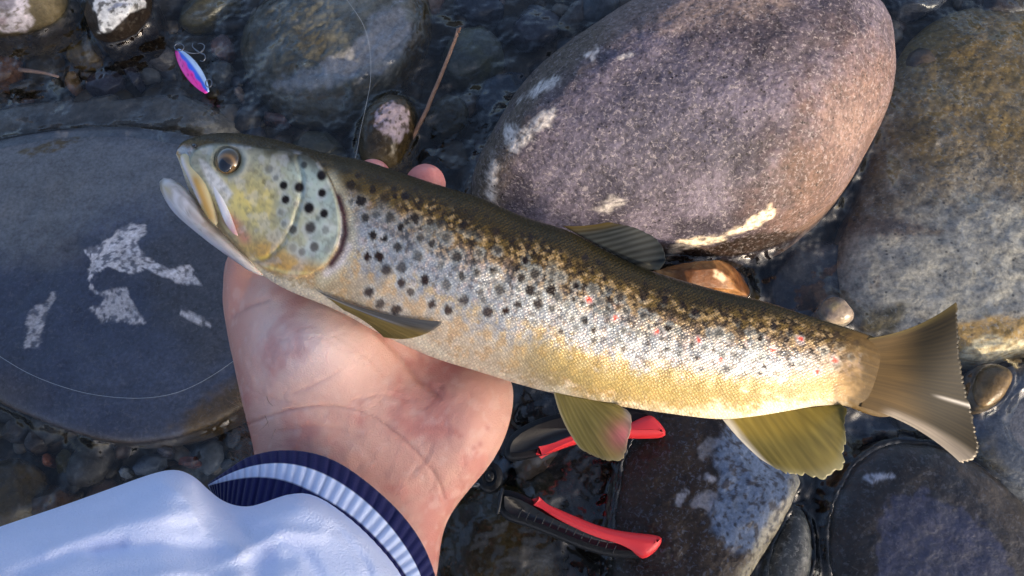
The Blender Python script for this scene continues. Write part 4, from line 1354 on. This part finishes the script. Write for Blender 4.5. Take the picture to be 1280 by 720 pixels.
for i in range(46):
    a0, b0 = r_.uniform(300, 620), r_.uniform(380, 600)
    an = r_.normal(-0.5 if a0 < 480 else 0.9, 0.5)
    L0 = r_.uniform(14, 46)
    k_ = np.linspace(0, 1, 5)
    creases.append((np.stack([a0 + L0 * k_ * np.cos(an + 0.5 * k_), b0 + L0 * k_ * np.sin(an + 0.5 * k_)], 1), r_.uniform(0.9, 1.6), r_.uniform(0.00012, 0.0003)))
disp = np.zeros(nv)
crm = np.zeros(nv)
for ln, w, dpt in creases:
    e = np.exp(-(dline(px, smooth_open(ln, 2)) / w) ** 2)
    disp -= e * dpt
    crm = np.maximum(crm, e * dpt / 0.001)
disp += (fbm(HV, 120, 3, 3) - 0.5) * 0.0010 + (fbm(HV, 420, 2, 8) - 0.5) * 0.00035
HV = HV + NRM * (disp * fc)[:, None]
em.vertices.foreach_set('co', np.ascontiguousarray(HV, np.float32).ravel())
em.update()
em.polygons.foreach_set('use_smooth', np.ones(len(em.polygons), bool))
c = full(S(224, 180, 162), nv)
n1 = fbm(HV, 70, 4, 4)
n2 = fbm(HV, 260, 3, 14)
c = mixc(c, S(236, 210, 202), np.exp(-(np.hypot((px[:, 0] - 385) / 75, (px[:, 1] - 425) / 50)) ** 2) * 0.9)  # pale highlight on the ball of the thumb, painted into the skin
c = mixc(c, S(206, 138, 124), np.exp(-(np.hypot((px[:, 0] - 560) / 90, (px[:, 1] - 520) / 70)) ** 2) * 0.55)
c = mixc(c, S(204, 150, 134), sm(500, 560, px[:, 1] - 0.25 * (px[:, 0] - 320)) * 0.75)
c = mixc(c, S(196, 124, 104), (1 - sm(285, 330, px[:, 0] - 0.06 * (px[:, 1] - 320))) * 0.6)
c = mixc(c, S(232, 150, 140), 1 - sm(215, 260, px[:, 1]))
c = mixc(c, S(196, 112, 104), sm(0.45, 0.7, n1) * 0.5)
c = mixc(c, S(232, 206, 194), sm(0.55, 0.75, n2) * 0.25)
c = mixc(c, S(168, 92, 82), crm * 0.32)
for a, b in [(570, 540), (600, 555), (610, 535), (592, 560), (575, 545), (538, 478), (553, 485)]:
    c = mixc(c, S(176, 96, 86), np.exp(-(np.hypot(px[:, 0] - a, px[:, 1] - b) / 3.4) ** 2) * 0.5)
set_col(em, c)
m = NT('skin')
m.set(Base_Color=m.attr('Col').outputs['Color'], Roughness=0.48, Specular_IOR_Level=0.4, Subsurface_Weight=0.22, Subsurface_Radius=(1.0, 0.36, 0.22), Subsurface_Scale=0.004)
p_ = m.pos()
m.set(Normal=m.bump(m.math('ADD', m.voro(p_, 1500), m.noise(p_, 500, 4, 0.6)), 0.35, 0.0004))
person = empty('person', at(300, 760, 0.33))
tag(person, 'hand and forearm in pale blue sleeve with navy striped cuff holding the trout', 'person')
em.name = 'hand'
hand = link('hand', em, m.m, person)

# wrist hair
hp = []
r_ = np.random.default_rng(5)
for i in range(150):
    if i < 138:
        a, b = r_.uniform(302, 322), r_.uniform(500, 585)
        d = hand_depth(np.array([[a, b]]))[0] + r_.uniform(-0.002, 0.006)
        L, an = r_.uniform(10, 26), math.radians(r_.uniform(150, 260))
    else:
        a, b = r_.uniform(325, 400), r_.uniform(490, 560)
        d = hand_depth(np.array([[a, b]]))[0] - 0.0165
        L, an = r_.uniform(10, 24), math.radians(r_.uniform(60, 130))
    k = np.linspace(0, 1, 6)
    cu = r_.uniform(-0.7, 0.7)
    X_, Y_ = a + L * k * np.cos(an + cu * k), b + L * k * np.sin(an + cu * k)
    hp.append(tube(at(X_, Y_, d - 0.002 * k), np.linspace(0.00010, 0.00003, 6), 4, False))
V, F = join(hp)
mh = plain('hair', False, Base_Color=S(128, 98, 76), Roughness=0.5)
o = link('arm_hair', new_mesh('arm_hair', V, F), mh.m, hand)
o['kind'] = 'stuff'

# ribbed cuff
Hh = [(259, 605), (283, 588), (305, 573), (322, 567), (348, 562), (387, 564), (424, 577), (463, 605), (502, 641), (528, 677), (543, 713), (549, 745), (549, 790)]
M1 = [(260, 606), (289, 590), (322, 580), (355, 578), (387, 584), (420, 599), (453, 622), (486, 654), (512, 690), (528, 722), (534, 755), (535, 800)]
M2 = [(261, 607), (290, 599), (322, 595), (355, 599), (387, 612), (437, 641), (476, 677), (509, 718), (520, 750), (522, 800)]
A4 = [(268, 622), (292, 650), (322, 660), (360, 664), (400, 678), (430, 700), (460, 740), (480, 780), (490, 830)]
NP, NK = 420, 44
phs = np.linspace(0, 2 * np.pi, NP, endpoint=False)
tt = np.where(phs <= np.pi, (1 - np.cos(phs)) / 2, (1 - np.cos(phs)) / 2)
front = np.sin(phs)
lines = [along(smooth_open(L_, 3), t=tt) for L_ in (Hh, M1, M2, A4)]
ks = np.linspace(0, 3, NK)
rows, cols, offs = [], [], []
navy, ice = S(26, 30, 80), S(206, 220, 246)
for k_ in ks:
    i = min(int(k_), 2)
    fr_ = k_ - i
    Lp = lines[i] * (1 - fr_) + lines[i + 1] * fr_
    a0 = np.array(Hh[0]) * (1 - k_ / 3) + np.array(A4[0]) * k_ / 3
    b0 = np.array(Hh[-1]) * (1 - k_ / 3) + np.array(A4[-1]) * k_ / 3
    ch = a0 + tt[:, None] * (b0 - a0)
    pxk = np.where((front >= 0)[:, None], Lp, ch + (Lp - ch) * -0.25)
    base = np.interp(pxk[:, 1], [560, 720, 850], [0.337, 0.322, 0.305]) + 0.004
    bulge = 0.0022 * math.sin(math.pi * min(1, max(0, k_ / 2.3)))
    rib = 0.0007 * (np.abs(np.cos(phs * 46)) ** 0.6 * 2 - 1)
    d = base - front * (0.0245 + bulge) - rib * np.sign(front)
    rows.append(at(pxk[:, 0], pxk[:, 1], d))
    isn = (k_ < 1) or (k_ > 2)
    cols.append(full(navy if isn else ice, NP) * (0.94 + 0.06 * np.cos(phs * 92))[:, None])
# turn the hand-side edge inwards so the cuff has a thickness
inner = []
for r0, s0 in ((rows[0], 0.93), (rows[6], 0.90)):
    cen = r0.mean(0)
    inner.append(cen + (r0 - cen) * s0)
rows = [inner[1], inner[0]] + rows
cols = [cols[0], cols[0]] + cols
V = np.vstack(rows)
me = new_mesh('cuff', V, grid_faces(len(rows), NP, True))
set_col(me, np.vstack(cols))
m = NT('knit')
m.set(Base_Color=m.attr('Col').outputs['Color'], Roughness=0.85, Specular_IOR_Level=0.2, Sheen_Weight=0.25)
m.set(Normal=m.bump(m.noise(m.pos(), 2200, 2), 0.5, 0.0004))
M_knit = m.m


def sleeve_depth(p):
    return np.interp(p[:, 0] * 0.35 + (1000 - p[:, 1]) * 0.65, [0, 150, 320, 420], [0.235, 0.265, 0.302, 0.320])


def sleeve_b(p):
    b = 0.006 * np.exp(-(np.hypot((p[:, 0] - 215) / 60, (p[:, 1] - 620) / 34)) ** 2)
    b -= 0.005 * np.exp(-(dline(p, [(262, 610), (300, 655), (330, 690), (320, 740)]) / 16) ** 2)
    b += 0.004 * np.exp(-(dline(p, [(380, 630), (440, 670), (490, 730)]) / 22) ** 2)
    b -= 0.0022 * np.exp(-(dline(p, [(120, 690), (200, 680), (270, 690)]) / 10) ** 2)
    b -= 0.0020 * np.exp(-(dline(p, [(240, 740), (290, 710), (360, 700)]) / 10) ** 2)
    b += 0.0016 * np.exp(-(dline(p, [(60, 690), (150, 655), (240, 640)]) / 12) ** 2)
    for ln, w_, a_ in [([(20, 720), (90, 690), (150, 680)], 9, -0.0018), ([(150, 730), (230, 715), (300, 735)], 12, 0.0022), ([(330, 660), (380, 690), (410, 740)], 9, -0.0022),
                       ([(200, 600), (235, 625), (250, 660)], 8, 0.0016), ([(300, 690), (350, 665), (400, 668)], 8, 0.0018), ([(60, 650), (120, 640), (190, 615)], 7, -0.0012),
                       ([(420, 660), (455, 700), (470, 740)], 6, -0.0014), ([(100, 760), (200, 745), (280, 770)], 12, -0.0024)]:
        b += a_ * np.exp(-(dline(p, ln) / w_) ** 2)
    b += (fbm(np.stack([p[:, 0] * 0.6 + p[:, 1] * 0.8, p[:, 1] * 1.2 - p[:, 0] * 0.4], 1), 0.012, 3, 19) - 0.5) * 0.003
    return b


sp = [(-330, 790), (-180, 722), (0, 658), (70, 635), (140, 610), (195, 590), (222, 586), (244, 596), (260, 612), (280, 628), (308, 635), (334, 627), (360, 617), (392, 616), (436, 644), (475, 681), (506, 722),
      (520, 770), (500, 900), (380, 1080), (150, 1180), (-150, 1150), (-320, 1000)]
V, F, me = blob('sleeve', sp, sleeve_depth, 0.034, 0.055, lambda p, V: full(S(214, 224, 250), len(p)) * (0.96 + 0.08 * fbm(V, 60, 3, 3))[:, None], None, None, 90, 260, 2.4, (180, 840), sleeve_b)
m = NT('fleece')
p_ = m.pos()
m.set(Base_Color=m.attr('Col').outputs['Color'], Roughness=1.0, Specular_IOR_Level=0.0)
m.set(Normal=m.bump(m.math('ADD', m.noise(p_, 1400, 3), m.math('MULTIPLY', m.noise(p_, 110, 4), 0.6)), 0.6, 0.0010))
slv = link('sleeve', me, m.m, person)
link('cuff', bpy.data.meshes['cuff'], M_knit, slv)

# ------------------------------------------------------------------ pliers lying in the water
def slab_px(name, poly, z, th, colf, mat, parent, bev=0.35, n=90):
    """traced plan outline lying flat at height z with rounded edges and thickness th"""
    poly = along(np.vstack([smooth_closed(poly, 0, 2)] * 1 + [smooth_closed(poly, 0, 2)[:1]]), n + 1)[:-1]
    W_ = on_z(poly[:, 0], poly[:, 1], z)
    e = np.roll(W_, -1, 0) - np.roll(W_, 1, 0)
    nn = np.stack([e[:, 1], -e[:, 0]], 1)
    nn /= np.linalg.norm(nn, axis=1)[:, None] + 1e-12
    area = 0.5 * np.sum(W_[:, 0] * np.roll(W_[:, 1], -1) - np.roll(W_[:, 0], -1) * W_[:, 1])
    if area < 0:
        nn = -nn
    rings = []
    for k in np.linspace(-1, 1, 9):
        ins = th * bev * (1 - math.sqrt(max(0, 1 - abs(k) ** 2.5)))
        r = W_.copy()
        r[:, :2] -= nn * ins
        r[:, 2] += k * th / 2
        rings.append(r)
    V = np.vstack(rings)
    F = [grid_faces(9, n, True)]
    from mathutils.geometry import tessellate_polygon
    tri = np.array(tessellate_polygon([[Vector((p0[0], p0[1], 0)) for p0 in rings[0]]]), np.int32)
    F += [tri, tri[:, ::-1] + 8 * n]
    me = new_mesh(name, V, F)
    md_ = me
    if colf is not None:
        set_col(me, colf(V))
    o = link(name, me, mat, parent)
    return o


pl = empty('pliers', on_z(690, 610, -0.004))
tag(pl, 'fishing pliers with black and red grips lying open in shallow water', 'pliers')
m = NT('black_rubber')
p_ = m.pos()
m.set(Base_Color=(0.012, 0.013, 0.016), Roughness=0.42, Specular_IOR_Level=0.5, Normal=m.bump(m.noise(p_, 900, 3), 0.4, 0.0005))
M_rub = m.m
M_red = plain('red_rubber', False, Base_Color=S(240, 58, 62), Roughness=0.4).m
m = NT('steel')
m.set(Base_Color=(0.22, 0.23, 0.25), Metallic=1.0, Roughness=0.35)
M_steel = m.m
ZP = 0.017
lo = slab_px('handle', [(621, 620), (628, 610), (660, 620), (690, 640), (720, 652), (752, 664), (790, 671), (824, 671), (827, 678), (818, 690), (806, 698), (780, 698), (755, 695), (720, 684), (690, 671),
                        (660, 659), (624, 648)], ZP, 0.011, None, M_rub, pl)
slab_px('grip_inlay', [(660, 620), (690, 633), (722, 647), (752, 659), (788, 666), (825, 669), (828, 677), (820, 689), (807, 699), (798, 697), (786, 688), (768, 680), (745, 674), (715, 661), (690, 647), (672, 634)],
        ZP + 0.002, 0.0118, None, M_red, lo)
for i in range(13):
    f_ = i / 12
    a = np.array([650 + 118 * f_, 640 + 46 * f_ - 4 * math.sin(f_ * 3)])
    w = np.array([-3.0, 8.0]) * (1 - 0.25 * f_)
    pts = on_z(np.linspace(a[0] - w[0], a[0] + w[0], 6), np.linspace(a[1] - w[1] * .6, a[1] + w[1], 6), ZP + 0.0054)
    v, f = tube(pts, 0.0003, 8)
    link('grip_rib', new_mesh('grip_rib', v, f), M_rub, lo)
uh = slab_px('handle', [(628, 572), (632, 548), (660, 528), (700, 516), (745, 508), (790, 508), (815, 514), (831, 538), (829, 547), (788, 547), (750, 546), (716, 554), (690, 566), (668, 572), (640, 578)],
             ZP, 0.011, None, M_rub, pl)
slab_px('grip_inlay', [(664, 571), (678, 560), (712, 544), (750, 534), (785, 530), (798, 523), (812, 518), (824, 528), (833, 541), (829, 548), (786, 548), (750, 548), (716, 556), (690, 566)],
        ZP + 0.002, 0.0118, None, M_red, uh)
slab_px('pivot', oval(612, 597, 17, 20, 0, 20, 0), ZP - 0.001, 0.010, None, M_rub, pl)
slab_px('rivet', oval(612, 596, 7, 8, 0, 16, 0), ZP + 0.0018, 0.007, None, M_rub, pl)
slab_px('jaw', [(604, 586), (560, 570), (505, 562), (470, 560), (470, 568), (505, 574), (560, 586), (602, 596)], ZP, 0.007, None, M_steel, pl)
slab_px('jaw', [(602, 600), (560, 592), (505, 580), (470, 571), (470, 578), (505, 590), (560, 606), (604, 612)], ZP, 0.007, None, M_steel, pl)
v, f = tube(on_z(np.array([628, 626, 624, 622]), np.array([611, 620, 632, 642]), ZP + 0.0062), 0.0011, 8)
link('ferrule', new_mesh('ferrule', v, f), M_rub, lo)

# ------------------------------------------------------------------ lure
lu = empty('fishing_lure', on_z(240, 89, 0.004))
tag(lu, 'pink and blue spoon lure with treble hook floating at upper left', 'lure')
t = np.linspace(0, 1, 26)
nw = 17
c0, c1 = np.array([221.0, 62]), np.array([259.0, 115.0])
ax = (c1 - c0) / np.linalg.norm(c1 - c0)
nr = np.array([-ax[1], ax[0]])                       # towards lower left
L_ = np.linalg.norm(c1 - c0)
wid = 10.8 * np.sin(np.pi * np.clip(t * 0.93 + 0.035, 0, 1)) ** 0.62
sN = np.linspace(-1, 1, nw)
pxl = c0 + (t * L_)[:, None, None] * ax + (wid[:, None] * sN)[..., None] * nr
z = 0.006 + 0.0035 * np.sin(np.pi * t)[:, None] * (1 - 0.8 * sN[None] ** 2) + 0.001 * np.sin(2 * np.pi * t)[:, None]
Vt = on_z(pxl[..., 0], pxl[..., 1], z)
Vt2 = Vt - np.array([0, 0, 0.0011])
g = grid_faces(len(t), nw)
idx = np.arange(len(t) * nw).reshape(len(t), nw)
rim = np.concatenate([idx[:, 0], idx[-1, 1:], idx[-2::-1, -1], idx[0, -2:0:-1]])
r2 = np.roll(rim, -1)
n = len(t) * nw
V = np.vstack([Vt.reshape(-1, 3), Vt2.reshape(-1, 3)])
me = new_mesh('spoon', V, [g, g[:, ::-1] + n, np.stack([rim, r2, r2 + n, rim + n], 1).astype(np.int32)])
sS = np.broadcast_to(sN[None], (len(t), nw)).reshape(-1)
tS = np.broadcast_to(t[:, None], (len(t), nw)).reshape(-1)
cl = full(S(246, 60, 176), n)
cl = mixc(cl, S(52, 104, 232), 1 - sm(-0.02, 0.22, sS + 0.10 * np.sin(tS * 26)))
cl = mixc(cl, S(176, 206, 246), 1 - sm(-0.55, -0.30, sS))
sp_ = np.zeros(n)
for a, b in [(.2, .5), (.32, .62), (.42, .42), (.52, .66), (.62, .4), (.74, .5), (.86, .45), (.55, .3), (.3, .36)]:
    sp_ = np.maximum(sp_, 1 - sm(0.3, 1, np.hypot((tS - a) / 0.03, (sS - b) / 0.14)))
cl = mixc(cl, S(120, 16, 96), sp_ * 0.8)
set_col(me, np.vstack([cl, cl]))
m = NT('lure_paint')
m.set(Base_Color=m.attr('Col').outputs['Color'], Roughness=0.22, Coat_Weight=0.6, Coat_Roughness=0.05, Metallic=0.15)
link('spoon', me, m.m, lu)
a = np.linspace(0, 2 * np.pi, 25)
v, f = tube(on_z(224 + 6 * np.cos(a), 59 + 4.5 * np.sin(a), 0.0105), 0.0004, 6, False)
link('split_ring', new_mesh('split_ring', v, f), M_steel, lu)
v, f = tube(on_z(261 + 4 * np.cos(a), 104 + 5 * np.sin(a), 0.010), 0.0004, 6, False)
link('split_ring', new_mesh('split_ring', v, f), M_steel, lu)
hk = [[(229, 63), (236, 66), (243, 67), (250, 66)], [(250, 66), (255, 62), (256, 57), (252, 54), (247, 55)], [(250, 66), (256, 68), (257, 73), (254, 77), (250, 76)], [(250, 66), (244, 62), (240, 58), (241, 54)]]
hp = []
for ln in hk:
    L2 = smooth_open(ln, 2)
    hp.append(tube(on_z(L2[:, 0], L2[:, 1], np.linspace(0.010, 0.008, len(L2))), np.linspace(0.00055, 0.0003, len(L2)), 6))
V, F = join(hp)
link('treble_hook', new_mesh('treble_hook', V, F), M_steel, lu)

# ------------------------------------------------------------------ twig, line
L2 = smooth_open(np.array([(573, 36, 0.050), (568, 52, 0.046), (552, 92, 0.034), (536, 132, 0.020), (522, 160, 0.009), (505, 192, -0.006)], float), 2)
v, f = tube(on_z(L2[:, 0], L2[:, 1], L2[:, 2]) + (rng.random((len(L2), 3)) - .5) * 0.0006, np.linspace(0.0011, 0.0016, len(L2)), 9)
m = NT('twig_bark')
m.set(Base_Color=m.mix(m.noise(m.pos(), 250, 4), S(112, 80, 62), S(176, 142, 120)), Roughness=0.7)
tw = link('twig', new_mesh('twig', v, f), m.m)
tag(tw, 'thin bare brown twig sticking up between stones above the fingertips', 'twig')
v, f = tube(on_z(np.array([573, 574, 576]), np.array([40, 37, 34]), np.array([.049, .051, .0535])), [0.0012, .0010, .0005], 7)
link('bud', new_mesh('bud', v, f), m.m, tw)
L2 = smooth_open(np.array([(24, 87), (40, 89), (56, 91), (73, 96)], float), 2)
v, f = tube(on_z(L2[:, 0], L2[:, 1], -0.004), np.linspace(0.0016, 0.0010, len(L2)), 8)
tag(link('stick', new_mesh('stick', v, f), m.m), 'short brown stick under water below the rusty pebble', 'stick')

m = NT('nylon')
m.set(Base_Color=(0.34, 0.38, 0.42), Roughness=0.15, Specular_IOR_Level=0.8)
slab_o = [o for o in bpy.data.objects if o.name == 'flat_slab'][0]
from mathutils.bvhtree import BVHTree
bv_ = BVHTree.FromPolygons([slab_o.location + v_.co for v_ in slab_o.data.vertices], [p_.vertices[:] for p_ in slab_o.data.polygons])
L2 = along(smooth_open([(-60, 405), (0, 446), (40, 470), (90, 488), (130, 496), (175, 499), (215, 494), (250, 480), (290, 454), (318, 430)], 3), 90)
pts = []
for a, b in L2:
    d = at(a, b, 1.0) - CAM
    hit = bv_.ray_cast(Vector(CAM), Vector(d).normalized())[0]
    q_ = np.array(hit) if hit is not None else on_z(a, b, 0.008)
    pts.append(q_ + [0, 0, 0.0006])
v, f = tube(np.array(pts), 0.00014, 6)
tag(link('fishing_line', new_mesh('fishing_line', v, f), m.m), 'clear fishing line curving across the wet slab at left', 'fishing line')
L2 = smooth_open(np.array([(420, -20, .03), (438, 6, .03), (455, 30, .028), (463, 60, .026), (464, 100, .03), (458, 130, .05), (450, 165, .09), (446, 190, .12), (440, 214, .17)], float), 3)
v, f = tube(on_z(L2[:, 0], L2[:, 1], L2[:, 2]), 0.00011, 6)
tag(link('fishing_line', new_mesh('fishing_line', v, f), m.m), 'thin clear fishing line running from the top edge down behind the trout', 'fishing line')
